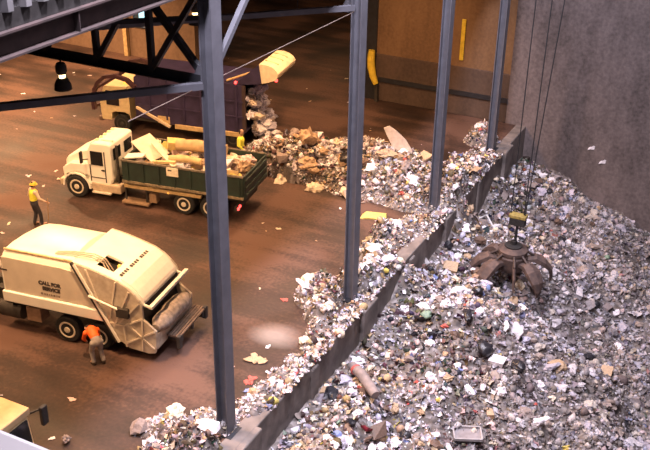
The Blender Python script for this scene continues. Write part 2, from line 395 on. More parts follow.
for gi, n in enumerate((4, 4, 4)):
    for k in range(n):
        w = [.11, .08, .1, .09][k]
        tm.prism([(1.86, 2.590), (1.95, 2.562), (1.95, 2.57), (1.86, 2.60)], .28 + gi*.58 + k*.12, .28 + gi*.58 + k*.12 + w*.8)
tm.build('worn_lettering', letter_m, L_)
MB().bar((.50, -.04, 2.9), (1.78, -.04, .5), .07, .09, (0,1,0)).build('seam_channel', frame_m, L_)
MB().bar((.60, -.06, 2.86), (1.86, -.06, .5), .07, .05, (0,1,0)).build('seam_bar', white, L_)
MB().tube((1.0, -.1, 1.92), (1.95, -.12, 1.68), .035).build('tailgate_cylinder', white, L_, smooth=True)
MB().box(1.88, 2.28, -.14, -.02, 1.42, 1.72).build('cylinder_bracket', frame_m, L_, bevel=.01)
ribs = [((.95, 2.76), (1.35, 1.55)), ((1.9, 2.52), (1.62, 1.28)), ((2.3, 2.28), (1.72, 1.0)), ((2.6, 1.95), (1.9, 1.15)), ((2.68, 1.45), (2.05, 1.1)), ((3.05, 1.1), (2.1, .5)), ((3.0, .5), (2.2, 1.15)), ((2.1, .38), (2.05, 1.1)), ((2.62, .36), (2.68, 1.42)), ((1.6, 1.1), (2.1, 1.1))]
for (a, b) in ribs: MB().bar((a[0], -.035, a[1]), (b[0], -.035, b[1]), .05, .05, (0,1,0)).build('side_rib', cream, L_)
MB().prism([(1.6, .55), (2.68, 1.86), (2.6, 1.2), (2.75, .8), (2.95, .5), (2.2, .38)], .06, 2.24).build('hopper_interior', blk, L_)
MB().prism([(2.75, .42), (3.08, .45), (3.12, 1.02), (2.75, .7)], .06, 2.24).build('hopper_sill', stained, L_, bevel=.02)
MB().bar((2.90, .10, 1.80), (2.88, 2.46, 1.80), .12, .10).build('grab_bar', white, L_, bevel=.01)
for y in (.12, 2.2): MB().bar((2.66, y, 1.86), (2.90, y, 1.80), .05, .06).build('bar_arm', white, L_)
st = MB()
for k in range(5): st.box(3.12 + k*.09, 3.18 + k*.09, .55, 2.35, .62, .68)
st.build('rear_step', mat('brown_step', (.14, .09, .06), .8, 0, .3), L_)
for y in (.7, 1.4, 2.1): MB().box(3.05, 3.55, y - .05, y + .05, .45, .62).build('step_bracket', frame_m, L_)
for y in (.55, 2.3): MB().box(3.45, 3.58, y - .08, y + .08, .3, .72).build('step_end', frame_m, L_, bevel=.02)
MB().box(-5.3, 2.2, .75, 1.0, .55, .95).box(-5.3, 2.2, 1.3, 1.55, .55, .95).build('chassis', frame_m, L_)
MB().box(-2.2, 1.4, .2, 2.1, .9, 1.12).build('body_floor', frame_m, L_)
MB().box(-1.35, -.85, .02, .45, .5, .98).build('battery_box', mat('brown_box', (.22, .14, .09), .7), L_, bevel=.02)
for x in (0.02, 1.12):
    wheel(L_, x, .04, .34, .44); wheel(L_, x, 2.28, 1.98, .44)
wheel(L_, -4.7, .1, .38, .46); wheel(L_, -4.7, 2.22, 1.94, .46)
for x in (-1.9,): MB().tube((x - .45, .28, .62), (x + .3, .28, .62), .26, n=16).build('fuel_tank', frame_m, L_, smooth=True)
MB().prism([(-5.4, .75), (-5.4, 1.3), (-5.25, 1.85), (-5.0, 1.95), (-3.9, 1.95), (-3.8, .75)], .08, 2.22).build('cab', white, L_, bevel=.06)
MB().box(-5.0, -4.3, .06, .09, 1.25, 1.8).build('side_window', glass, L_)
MB().prism([(-5.43, 1.32), (-5.29, 1.82), (-5.24, 1.82), (-5.38, 1.32)], .2, 2.1).build('windscreen', glass, L_)

# ------------------------------------------------------------------ dump truck with white cab
D_ = empty('dump_truck', (-8.34, 10.14, 0), R(9.5), 'white-cabbed dump truck with a loaded dark green box', 'truck')
MB().prism([(-5.2, .62), (-5.28, .8), (-5.26, 1.42), (-5.12, 1.60), (-4.6, 1.88), (-4.12, 2.02), (-4.0, 1.9), (-4.0, .95), (-4.15, .95), (-4.2, .8)], .42, 1.88).build('hood', white, D_, bevel=.06, smooth=True)
for y0, y1 in ((.06, .46), (1.84, 2.24)):
    fd = []
    for k in range(9):
        a = PI * (1.02 - k / 8 * 1.04); fd.append((-4.65 + .62*math.cos(a), .5 + .58*math.sin(a)))
    fi = [(-4.65 + (x + 4.65)*.9, .5 + (z - .5)*.9) for x, z in fd]
    MB().prism(fd + fi[::-1], y0, y1).build('fender', white, D_, smooth=True)
    MB().prism([(-5.2, .75), (-5.25, 1.2), (-4.9, 1.45), (-4.1, 1.5), (-4.02, .95), (-4.15, 1.02), (-4.65, 1.12), (-5.1, .95)], y0 + .06, y1 + .02).build('fender_panel', white, D_, bevel=.04)
MB().box(-5.42, -5.24, .1, 2.2, .45, .72).build('bumper', mat('dirty_bumper', (.55, .44, .3), .5, .1), D_, bevel=.04)
MB().box(-5.30, -5.26, .75, 1.55, .85, 1.4).build('grille', frame_m, D_)
for y in (.52, 1.78): MB().box(-5.32, -5.25, y - .12, y + .12, 1.0, 1.18).build('headlamp', mat('lamp_lens', (.8, .75, .6), .2), D_, bevel=.02)
cabp = [(-4.12, .62), (-4.14, 1.98), (-3.95, 2.34), (-3.82, 2.42), (-3.2, 2.44), (-3.06, 2.38), (-3.04, .95), (-3.2, .62)]
MB().prism(cabp, .14, 1.96).build('cab', white, D_, bevel=.06)
MB().box(-3.95, -3.42, .115, .15, 1.50, 2.08).build('side_window', glass, D_, bevel=.01)
MB().box(-3.95, -3.42, 1.95, 1.985, 1.50, 2.08).build('side_window', glass, D_, bevel=.01)
MB().prism([(-4.165, 1.98), (-3.985, 2.32), (-3.95, 2.30), (-4.12, 1.96)], .28, 1.82).build('windscreen', glass, D_)
for y0, y1 in ((.32, .88), (1.2, 1.78)): MB().box(-3.05, -3.02, y0, y1, 1.72, 2.2).build('rear_window', glass, D_, bevel=.01)
dl = MB()
dl.box(-4.02, -3.98, .125, .145, .8, 1.5).box(-3.36, -3.32, .125, .145, .8, 2.1).box(-4.0, -3.34, .125, .145, .96, .99)
dl.build('door_seam', frame_m, D_)
MB().box(-3.5, -3.38, .09, .14, 1.3, 1.35).build('door_handle', frame_m, D_)
for k in range(5): MB().box(-3.82, -3.72, .4 + k*.3, .52 + k*.3, 2.42, 2.49).build('roof_marker', mat('pale_marker', (.9, .75, .45), .4), D_, bevel=.015)
MB().tube((-3.6, .5, 2.47), (-3.1, .5, 2.47), .04).build('air_horn', white, D_, smooth=True)
for y in (-.12, 2.2):
    mr_ = MB().box(-4.28, -4.2, y - .03, y + .13, 1.6, 2.08).build('mirror', blk, D_, bevel=.02)
    MB().bar((-4.22, y + .05, 1.75), (-4.05, (y + .3) if y < 1 else y - .25, 1.7), .03, .03).build('mirror_arm', blk, mr_)
MB().box(-4.0, -2.72, .1, .5, .38, .76).build('fuel_tank', mat('dirty_tank', (.5, .40, .28), .5, .1, .2), D_, bevel=.06)
MB().box(-3.95, -3.15, .02, .14, .34, .40).build('cab_step', cream, D_)
MB().box(-2.65, -1.5, -.02, .42, .12, .20).box(-1.5, -1.2, .1, .4, .25, .62).build('tool_step', mat('tan_step', (.26, .17, .1), .75), D_, bevel=.01)
for x in (-2.55, -1.65): MB().bar((x, .2, .2), (x, .2, .85), .06, .06).build('step_hanger', frame_m, D_)
MB().tube((-2.9, .35, .6), (-2.9, .35, 2.35), .05).build('exhaust_stack', frame_m, D_, smooth=True)
MB().box(-5.2, 2.2, .7, .95, .55, .85).box(-5.2, 2.2, 1.35, 1.6, .55, .85).build('chassis', frame_m, D_)
MB().box(-2.5, .75, .0, .14, .80, .93).build('hoist_rail', rail_m, D_, bevel=.02)
MB().box(-2.5, 2.3, .14, 2.2, .86, 1.02).build('hoist_frame', frame_m, D_)
# open box: floor, sides with ribs, front wall, tailgate
bx = MB().box(-2.5, 2.5, -.04, .02, 1.05, 1.97).box(-2.5, 2.5, 2.30, 2.36, 1.05, 1.97).box(-2.5, -2.43, 0, 2.3, 1.05, 2.02).box(-2.5, 2.5, 0, 2.3, 1.03, 1.08)
bx.build('box_body', green, D_)
for y in (-.06, 2.33): MB().box(-2.52, 2.52, y - .01, y + .06, 1.93, 2.0).build('box_top_rail', mat('worn_top_rail', (.14, .12, .09), .6, 0, .4, 7.), D_)
for y in (-.07, 2.36): MB().box(-2.52, 2.52, y - .02, y + .05, 1.05, 1.14).build('box_bottom_rail', mat('dusty_edge', (.20, .16, .10), .7, 0, .4, 8.), D_)
for k in range(8): MB().box(-2.3 + k*.66, -2.23 + k*.66, -.075, -.03, 1.12, 1.95).build('box_rib', green, D_)
tgm = MB().box(2.5, 2.56, 0, 2.32, 1.02, 1.97)
tgm.build('tailgate', green, D_)
for z in (1.2, 1.5, 1.8): MB().box(2.56, 2.61, .05, 2.27, z - .03, z + .03).build('tailgate_rib', green, D_)
sg = MB().box(-.58, -.10, -.11, -.075, 1.62, 1.96).build('side_sign', mat('sign_white', (.75, .68, .52), .6), D_)
MB().box(-.52, -.36, -.116, -.11, 1.83, 1.88).build('sign_mark', letter_m, sg)
for (x, y, z) in ((2.24, .2, .97), (2.18, .12, .56), (2.18, .28, .60)): MB().box(x, x + .08, y - .05, y + .05, z - .045, z + .045).build('tail_light', red_l, D_, bevel=.01)
MB().box(2.1, 2.2, .05, 2.2, .45, .7).build('rear_bumper', frame_m, D_)
MB().box(-.66, -.58, -.0, .05, .80, .88).build('side_marker', amb_l, D_)
for x in (0.0, 1.1):
    wheel(D_, x, .02, .5, .44); wheel(D_, x, 2.28, 1.8, .44)
    MB().box(x - .05, x + .05, .5, 1.8, .38, .5).build('axle', frame_m, D_)
wheel(D_, -4.65, .05, .33, .48); wheel(D_, -4.65, 2.25, 1.97, .48)
MB().box(1.62, 1.68, .05, .5, .15, .75).build('mud_flap', black, D_)

# ------------------------------------------------------------------ dark front loader with raised tailgate
K_ = empty('garbage_truck', (-15.75, 15.9, 0), R(9.5), 'dark purple front-loading garbage truck with its tailgate raised', 'truck')
MB().prism([(-1.02, .55), (-1.08, 1.3), (-.85, 2.1), (-.75, 2.2), (.38, 2.25), (.45, 2.15), (.45, .62), (.42, .9), (.2, 1.0), (-.3, 1.0), (-.5, .9), (-.55, .55)], .06, 2.2).build('cab', mat('pale_yellow_cab', (.62, .50, .28), .5, 0, .1), K_, bevel=.04)
MB().box(-.72, -.08, .03, .065, 1.3, 1.98).build('side_window', glass, K_)
MB().prism([(-1.10, 1.32), (-.9, 2.02), (-.86, 2.0), (-1.06, 1.3)], .2, 2.05).build('windscreen', glass, K_)
MB().box(-1.2, -1.0, .05, 2.25, .45, .68).build('bumper', mat('dark_bumper', (.12, .08, .06), .6), K_, bevel=.03)
MB().box(.0, .3, .4, .55, 2.2, 2.32).build('cab_lamp', amb_l, K_, bevel=.02)
MB().box(.0, .3, 1.6, 1.85, 2.2, 2.36).build('cab_box', rail_m, K_, bevel=.02)
pb = MB().prism([(.8, .95), (.8, 2.75), (1.0, 3.0), (6.1, 3.02), (6.12, .75), (2.6, .75)], -.02, .05).prism([(.8, .95), (.8, 2.75), (1.0, 3.0), (6.1, 3.02), (6.12, .75), (2.6, .75)], 2.25, 2.32)
pb.box(.8, .88, 0, 2.3, .95, 2.8).box(1.0, 6.1, 0, 2.3, 2.96, 3.03).box(2.6, 6.12, 0, 2.3, .75, .85)
pb.build('body', purple, K_)
for k in range(6): MB().box(1.5 + k*.85, 1.58 + k*.85, -.07, -.02, .95, 2.98).build('body_rib', purple, K_)
for z in (1.5, 2.2): MB().box(.9, 6.1, -.06, -.02, z, z + .06).build('body_rail', purple, K_)
MB().box(.72, 3.0, .1, 2.2, .7, .98).build('body_floor', frame_m, K_)
MB().box(2.75, 6.0, -.08, .06, .58, .80).build('lower_rail', rail_m, K_, bevel=.02)
MB().bar((.9, -.12, 1.42), (2.55, -.12, .66), .1, .12, (0,1,0)).build('lift_cylinder', mat('pale_cylinder', (.62, .5, .34), .4, .1), K_)
MB().box(1.9, 2.5, -.05, .3, .75, 1.1).build('valve_box', rail_m, K_, bevel=.02)
MB().box(-1.0, 5.9, .7, .95, .5, .8).box(-1.0, 5.9, 1.35, 1.6, .5, .8).build('chassis', frame_m, K_)
wheel(K_, -.02, .05, .35, .43, frame_m); wheel(K_, -.02, 2.25, 1.95, .43, frame_m)
for x in (4.45, 5.52): wheel(K_, x, .05, .5, .43, frame_m); wheel(K_, x, 2.25, 1.8, .43, frame_m)
for y, nm in ((-.1, 'fork_arm'), (2.4, 'fork_arm')):
    arm = MB()
    pts = [(.9, 2.35), (.5, 2.66), (-.1, 2.78), (-.62, 2.68), (-1.0, 2.35), (-1.22, 1.9), (-1.3, 1.35), (-1.28, 1.05)]
    for a, b in zip(pts[:-1], pts[1:]): arm.bar((a[0], y, a[1]), (b[0], y, b[1]), .16, .20, (0,1,0))
    arm.build(nm, maroon, K_)
MB().bar((-1.26, -.1, 2.0), (-1.26, 2.4, 2.0), .12, .12).build('fork_crossbar', maroon, K_)
for y in (.35, 1.9): MB().bar((-1.3, y, 1.1), (-.75, y, 1.02), .1, .08).build('fork', maroon, K_)
MB().bar((-1.3, -.1, 1.15), (-1.3, 2.4, 1.15), .1, .1).build('fork_bar', maroon, K_)
# raised tailgate
tp = [(5.75, 3.05), (6.87, 4.03), (7.45, 3.95), (7.73, 3.68), (7.62, 3.4), (7.0, 3.15), (6.3, 3.05)]
tri = [(5.75, 3.05), (6.87, 4.03), (6.98, 3.18), (6.3, 3.05)]; bul = [(6.87, 4.03), (7.2, 4.02), (7.45, 3.95), (7.64, 3.82), (7.73, 3.68), (7.70, 3.52), (7.62, 3.4), (7.3, 3.27), (6.98, 3.18)]
ptg = mat('pale_tailgate', (.74, .62, .42), .5, 0, .12)
for y0, y1 in ((0, .05), (2.25, 2.3)):
    MB().prism(tri, y0, y1).build('tailgate_side', purple, K_); MB().prism(bul, y0, y1).build('tailgate_end', ptg, K_)
t2 = [(6.87, 4.03), (7.2, 4.02), (7.45, 3.95), (7.64, 3.82), (7.73, 3.68), (7.70, 3.52), (7.62, 3.4), (7.3, 3.27), (7.0, 3.18)]
MB().prism(t2 + [(x - .05, z - .06) for x, z in t2][::-1], .02, 2.28).build('tailgate_shell', mat('pale_tailgate', (.70, .56, .36), .5, 0, .12), K_, smooth=True)
MB().prism([(5.75, 3.05), (6.87, 4.03), (6.87, 3.95), (5.85, 3.05)], .05, 2.25).build('tailgate_roof', purple, K_)
for y in (.6, 1.2, 1.75): MB().bar((6.95, y, 4.05), (7.55, y, 3.92), .05, .05).build('shell_rib', rail_m, K_)
for p in ((5.72, .02, 3.1), (7.05, 2.2, 3.1), (7.5, .3, 3.3)): MB().box(p[0], p[0]+.1, p[1]-.08, p[1]+.04, p[2]-.05, p[2]+.05).build('tail_light', red_l, K_, bevel=.01)
for y in (.03, 2.27): MB().bar((6.12, y, .85), (6.12, y, 3.0), .12, .14).build('rear_post', mat('dark_rear_post', (.05, .03, .03), .6), K_)
MB().tube((5.3, .15, 3.1), (6.6, .15, 3.65), .05).build('tailgate_ram', rail_m, K_)

# ------------------------------------------------------------------ tan truck in the corner
T_ = empty('cab_over_truck', (-2.88, -5.05, 0), 0, 'tan truck cut off by the lower picture corner with black wing mirror', 'truck')
MB().box(-2.6, 0, -1.18, 1.18, 2.2, 2.4).build('roof', tanp, T_, bevel=.03)
MB().prism([(-2.55, .55), (-2.55, 2.2), (-.02, 2.2), (.08, 1.35), (.1, .5)], -1.1, 1.1).build('cab', tanp, T_, bevel=.03)
MB().prism([(.0, 2.16), (.10, 1.3), (.13, 1.3), (.03, 2.16)], -1.02, 1.02).build('windscreen', glass, T_)
for y in (-.35, .35): MB().bar((.05, y, 2.16), (.13, y, 1.3), .05, .03, (0,1,0)).build('windscreen_pillar', frame_m, T_)
MB().bar((.14, -.7, 1.45), (.10, .2, 1.9), .03, .03).build('wiper', frame_m, T_)
MB().box(.08, .14, -.9, .9, .65, 1.2).build('grille', frame_m, T_)
mm = MB().box(.05, .16, 1.38, 1.58, 1.75, 2.28).build('wing_mirror', blk, T_, bevel=.03)
MB().bar((-.1, 1.1, 2.2), (.1, 1.45, 2.22), .04, .04).build('mirror_arm', blk, mm)
MB().box(-2.5, .2, -1.1, 1.1, .4, .6).build('bumper', frame_m, T_)
for x in (-.5, -2.0): wheel(T_, x, 1.15, .85, .45); wheel(T_, x, -1.15, -.85, .45)

# ------------------------------------------------------------------ people
def capsules(segs):
    mb = MB()
    for (p0, r0, p1, r1) in segs:
        p0 = Vector(p0); p1 = Vector(p1); d = p1 - p0
        dn = d.normalized() if d.length > 1e-6 else Vector((0,0,1))
        pts, rs = [], []
        for a in (-85, -55, -25): pts.append(p0 + dn * (r0 * math.sin(R(a)))); rs.append(r0 * math.cos(R(a)))
        for t in (.0, .33, .67, 1.): pts.append(p0.lerp(p1, t)); rs.append(r0 + (r1 - r0) * t)
        for a in (25, 55, 85): pts.append(p1 + dn * (r1 * math.sin(R(a)))); rs.append(r1 * math.cos(R(a)))
        mb.path(pts, rs, 12)
    return mb
def fused(name, segs, m, parent, vox=.018):
    o = capsules(segs).build(name, m, parent)
    rm = o.modifiers.new('Fuse', 'REMESH'); rm.mode = 'VOXEL'; rm.voxel_size = vox; rm.use_smooth_shade = True
    sm = o.modifiers.new('Soft', 'SMOOTH'); sm.factor = .5; sm.iterations = 3
    return o
skin = mat('skin', (.42, .24, .16), .6, 0, .08, 10.)
def person(loc, rz, J, cl, label, grow=None):
    """J: joints in metres, facing +x; cl: clothing materials"""
    e = empty('person', loc, rz, label, 'person')
    V = {k: Vector(v) for k, v in J.items()}
    b = [(V['pelvis'], .13, V['waist'], .125), (V['waist'], .125, V['chest'], .15), (V['chest'], .15, V['neck'], .075), (V['neck'], .055, V['head'], .05)]
    hd = V['head']; fwd = V['face'].normalized(); upv = (V['head'] - V['neck']).normalized(); sidev = upv.cross(fwd).normalized()
    b += [(hd, .085, hd + upv*.10, .092), (hd + fwd*.03 - upv*.02, .065, hd + fwd*.02 + upv*.05, .08), (hd + fwd*.09 + upv*.035, .02, hd + fwd*.108 + upv*.01, .018)]
    for s in (-1, 1): b.append((hd + sidev*s*.085 + upv*.03, .02, hd + sidev*s*.088 + upv*.055, .02))
    for s in 'LR':
        b += [(V['chest'] + (V['sh'+s]-V['chest'])*.4, .1, V['sh'+s], .065), (V['sh'+s], .062, V['el'+s], .045), (V['el'+s], .043, V['wr'+s], .03)]
        h = (V['wr'+s] - V['el'+s]).normalized(); ax = h.cross(Vector((0,1,0)) if abs(h.y) < .8 else Vector((1,0,0))).normalized(); pn = h.cross(ax).normalized()
        w = V['wr'+s]; b.append((w, .03, w + h*.08, .036))
        for k in range(4):
            q = w + h*.09 + ax*(.026*(1.5-k)/1.5); l = (.062, .072, .068, .052)[k]
            b += [(q, .0115, q + h*l*.55, .0105), (q + h*l*.55, .0105, q + h*l*.85 + pn*l*.45, .009)]
        q = w + h*.035 + ax*.03; b.append((q, .014, q + h*.045 + ax*.03 + pn*.015, .011))
        b += [(V['pelvis'], .12, V['hp'+s], .095), (V['hp'+s], .09, V['kn'+s], .062), (V['kn'+s], .06, V['an'+s], .042)]
        b.append((V['an'+s], .045, V['an'+s] + V['toe'+s]*.16 + Vector((0,0,-.04)), .04))
    fused('body', b, skin, e, .011)
    tr = [(V['waist'], .135, V['pelvis'], .15)]
    bo = []
    for s in 'LR':
        tr += [(V['pelvis'], .14, V['hp'+s], .11), (V['hp'+s], .105, V['kn'+s], .078), (V['kn'+s], .076, V['an'+s] + (V['kn'+s]-V['an'+s])*.12, .066)]
        bo += [(V['an'+s] + (V['kn'+s]-V['an'+s])*.2, .055, V['an'+s], .055), (V['an'+s] + Vector((0,0,-.035)), .05, V['an'+s] + V['toe'+s]*.17 + Vector((0,0,-.05)), .045)]
    fused('trousers', tr, cl['trousers'], e)
    fused('boots', bo, cl['boots'], e)
    sv = [(V['waist'], .142, V['chest'], .165), (V['chest'], .165, V['neck'] + (V['chest']-V['neck'])*.35, .10)]
    fused('vest', sv + [(V['chest'] + (V['sh'+s]-V['chest'])*.4, .118, V['sh'+s] + (V['chest']-V['sh'+s])*.25, .085) for s in 'LR'], cl['vest'], e)
    fused('shirt', [(V['waist'], .133, V['chest'], .155)] + [x for s in 'LR' for x in ((V['chest'] + (V['sh'+s]-V['chest'])*.5, .1, V['sh'+s], .075), (V['sh'+s], .073, V['el'+s], .056), (V['el'+s], .055, V['wr'+s] + (V['el'+s]-V['wr'+s])*.12, .042))], cl['shirt'], e)
    # helmet or hair
    c = hd + upv*.06
    if cl.get('helmet'):
        hm = MB(); rg = []
        for a, rr in ((-4, .135), (2, .132), (3, .118), (30, .105), (55, .075), (80, .02)):
            ring = []
            for k in range(16):
                t = 2*PI*k/16; rad = rr * (1.0 + (.25 if a < 3 and math.cos(t) > .5 else 0))
                ring.append(c + fwd*math.cos(t)*rad + sidev*math.sin(t)*rr + upv*(.118*math.sin(R(max(a, 0))) + (0 if a > -1 else -.012)))
            rg.append(ring)
        hm.loft(rg).build('hard_hat', cl['helmet'], e, smooth=True)
    fused('hair', [(c - fwd*.025 - upv*.04, .082, c - fwd*.015 + upv*.035, .092)], cl['hair'], e)
    ey = MB()
    for s in (-1, 1): ey.lathe([(.001, -.012), (.012, -.006), (.012, .006), (.001, .012)], hd + fwd*.088 + sidev*s*.032 + upv*.045, n=8)
    ey.build('eyes', blk, e)
    MB().bar(hd + fwd*.092 - upv*.03 - sidev*.02, hd + fwd*.092 - upv*.03 + sidev*.02, .012, .01).build('mouth', mat('lips', (.3, .1, .09), .6), e)
    return e
hv = mat('hi_vis_yellow', (.80, .78, .08), .6, 0, .1, 12.); hvo = mat('hi_vis_orange', (.95, .13, .015), .6, 0, .15, 12.)
hair_m = mat('dark_hair', (.02, .015, .012), .8); navy = mat('dark_trousers', (.03, .028, .035), .85); greyt = mat('pale_grey_trousers', (.30, .27, .25), .85)
boot_m = mat('brown_boots', (.05, .035, .025), .8); shirt_p = mat('pale_shirt', (.55, .42, .32), .8); shirt_d = mat('grey_shirt', (.2, .18, .18), .8)
Jw = dict(pelvis=(0,0,.95), waist=(0,0,1.1), chest=(.03,0,1.36), neck=(.03,0,1.52), head=(.05,0,1.64), face=(1,.15,-.1),
    shL=(.02,.19,1.44), elL=(-.02,.30,1.17), wrL=(.10,.30,.95), shR=(.03,-.19,1.44), elR=(.08,-.32,1.2), wrR=(.28,-.38,1.05),
    hpL=(0,.1,.92), knL=(.08,.11,.5), anL=(-.04,.11,.09), toeL=(1,.1,0), hpR=(0,-.1,.92), knR=(.14,-.11,.5), anR=(.16,-.11,.09), toeR=(1,-.1,0))
wk = person((-12.64, 6.75, 0), R(70), Jw, dict(vest=hv, trousers=navy, boots=boot_m, shirt=shirt_p, helmet=yellow, hair=hair_m), 'person in yellow hard hat and yellow vest walking away with a broom')
bz = empty('push_broom', (-12.64, 6.75, 0), R(70), 'long-handled broom held by the person in the yellow vest', 'broom')
MB().tube((.36, -.40, 1.18), (.16, -.62, .08), .017, n=8).build('handle', mat('broom_wood', (.25, .16, .09), .7), bz)
MB().box(-.02, .34, -.68, -.58, .05, .11).build('head', frame_m, bz)
MB().box(-.01, .33, -.67, -.59, .0, .05).build('bristles', black, bz)
Jb = dict(pelvis=(-.05,0,.78), waist=(.06,0,.88), chest=(.30,0,.96), neck=(.45,0,.95), head=(.56,0,.90), face=(.5,.1,-1),
    shL=(.33,.18,.92), elL=(.45,.22,.66), wrL=(.60,.12,.48), shR=(.33,-.18,.92), elR=(.42,-.23,.66), wrR=(.56,-.14,.46),
    hpL=(-.05,.1,.75), knL=(.10,.13,.42), anL=(-.06,.14,.09), toeL=(1,.15,0), hpR=(-.05,-.1,.75), knR=(.06,-.13,.42), anR=(-.12,-.13,.09), toeR=(1,-.15,0))
person((-4.98, .86, 0), R(150), Jb, dict(vest=hvo, trousers=greyt, boots=boot_m, shirt=hvo, hair=hair_m), 'person in orange jacket bending down by the white garbage truck wheels')
Js = dict(Jw); Js.update(face=(1, 0, -.3), knR=(.03,-.11,.5), anR=(-.02,-.11,.09), knL=(.03,.11,.5), anL=(-.02,.11,.09), wrR=(.2,-.25,1.0), elR=(.02,-.30,1.18))
person((-8.72, 14.95, 0), R(20), Js, dict(vest=hv, trousers=navy, boots=boot_m, shirt=hv, hair=hair_m), 'person in yellow jacket standing between the two dark-bodied trucks')

# ------------------------------------------------------------------ grapple in the pit
G = Vector((3.32, 15.2, 0))
gr = empty('grapple', (G.x, G.y, -1.62), 0, 'rusty orange-peel grapple resting on the pit rubbish', 'grapple')
MB().lathe([(.1, -.15), (.46, -.1), (.56, .1), (.58, .5), (.5, .58), (.56, .62), (.56, .74), (.36, .86), (.14, .9)], (0,0,0), n=24).build('hub', rust, gr, smooth=True)
MB().lathe([(.34, .82), (.34, .92), (.12, .95), (.12, 1.1), (.05, 1.1)], (0,0,0), n=18).build('hub_cap', blk, gr, smooth=True)
for k, a in enumerate((200, 240, 292, 328, 25, 90, 145)):
    ca, sa = math.cos(R(a)), math.sin(R(a)); tm_ = MB(); rings = []
    ws = .22 if a == 292 else 1.15
    for (d, z, w, h) in ((.5, .28, .26, .16), (.85, .38, .42, .2), (1.2, .24, .54, .17), (1.48, -.04, .46, .13), (1.58, -.4, .24, .08), (1.56, -.65, .05, .04)):
        w = w * ws; d = d * (.8 if a == 292 else 1)
        cx, cz = d, z; nx, nz_ = .5, .86
        if d > 1.2: nx, nz_ = .95, .3
        ring = []
        for (i, j) in ((-1, -1), (1, -1), (1, 1), (0, 1.9), (-1, 1)):
            px_ = cx + nx * j * h / 2; pz_ = cz + nz_ * j * h / 2; py_ = i * w / 2
            ring.append((px_ * ca - py_ * sa, px_ * sa + py_ * ca, pz_))
        rings.append(ring)
    tm_.loft(rings); t_ = tm_.build('tine', rust, gr, bevel=.015)
    MB().tube((.42*ca, .42*sa, .72), (.95*ca, .95*sa, .42), .05, n=10).build('tine_cylinder', mat('dark_rust', (.06, .04, .035), .6, .3), t_)
sb = empty('sheave_block', (G.x + .05, G.y, .35), 0, 'yellow-topped dark sheave block hanging over the grapple', 'sheave block')
MB().box(-.3, .3, -.16, .16, -.18, .12).build('housing', blk, sb, bevel=.03)
MB().box(-.33, .33, -.18, .18, .12, .26).build('yellow_top', mat('dirty_yellow', (.26, .19, .05), .7, 0, .35, 9.), sb, bevel=.03)
MB().tube((0, 0, -1.1), (0, 0, -.18), .05).build('shackle', dark_steel, sb)
cabm = mat('black_cable', (.02, .02, .022), .6, .2)
for (x0, x1, ds) in ((3.08, 3.10, 'leftmost'), (3.58, 3.72, 'middle'), (3.62, 4.75, 'rightmost')):
    o = MB().tube((x0, G.y, .62), (x1, G.y, 21.95), .02, n=8).build('hoist_cable', cabm)
    tag(o, '%s of the three black cables down the grey wall to the grapple' % ds, 'cable', 'hoist cables')

# ------------------------------------------------------------------ rubbish
_ph = rng.uniform(0, 2*PI, (40,)); _dr = rng.uniform(0, 2*PI, (40,)); _fr = np.geomspace(.35, 5.5, 40)
def fbm(x, y, lo=0, hi=40):
    r = 0
    for k in range(lo, hi): r = r + np.sin((x*np.cos(_dr[k]) + y*np.sin(_dr[k]))*_fr[k] + _ph[k]) / (_fr[k]**.9)
    return r
def pit_z(x, y):
    x = np.asarray(x, float); y = np.asarray(y, float)
    zb = np.interp(y, [-14, -4, 8, 12, 15, 19, 22, 24, 26], [-1.3, -1.05, -1.0, -1.15, -1.35, -1.75, -1.7, -1.35, -1.5])
    d = np.clip(x - .6, 0, 20)
    z = zb - .25*d - .014*d*d + .10*fbm(x, y) * np.clip(d/1.5, .25, 1)
    z = z - .35*np.exp(-((x-6.4)**2/1.6 + (y-15.3)**2/3.5)) + .3*np.exp(-((x-4.2)**2/2 + (y-21.)**2/5))
    z = z + 1.55*np.exp(-((x-.6)**2/.55 + (y-16.4)**2/1.3)) + .9*np.exp(-((x-.6)**2/.4 + (y-10.8)**2/.7)) + .9*np.exp(-((x-.6)**2/.4 + (y-21.4)**2/1.3)) - .22*np.exp(-((x-.6)/.8)**2)*(y < 7)
    z = z - .3*np.exp(-((x-G.x)**2 + (y-G.y)**2)/.9)
    return z
RIDGE = [(-9.6, 16.1, .35, .9), (-8.6, 16.3, .6, 1.2), (-7.4, 16.5, 1.05, 1.7), (-6.2, 16.6, 1.4, 1.9), (-4.8, 17.0, 1.25, 2.1), (-3.6, 16.9, 1.25, 2.4), (-2.6, 16.9, .95, 2.4), (-1.2, 16.6, .65, 2.2), (0.1, 16.6, .5, 1.8),
         (-.2, 19.5, .35, 1.2), (.2, 21.5, .35, 1.1), (-.6, 23.0, .6, .9), (-.9, 24.1, .35, .7), (.2, 13.6, .3, 1.1), (-.5, 12.2, .3, .9), (-.4, 10.6, .3, .8), (.1, 9.4, .25, .7), (-.2, 8.3, .25, .6),
         (-.9, 7.1, .36, .85), (-.35, 6.2, .3, .6), (.05, 5.4, .18, .5), (.1, 4.6, .12, .42), (.1, 3.7, .12, .42), (.1, 2.8, .12, .45), (.05, 2.0, .14, .48), (.0, 1.2, .2, .55), (-.5, .2, .35, .75), (-1.2, -.7, .32, .7), (-.5, -1.0, .4, .8), (-1.9, -.9, .12, .4), (-.6, -2.2, .3, .8)]
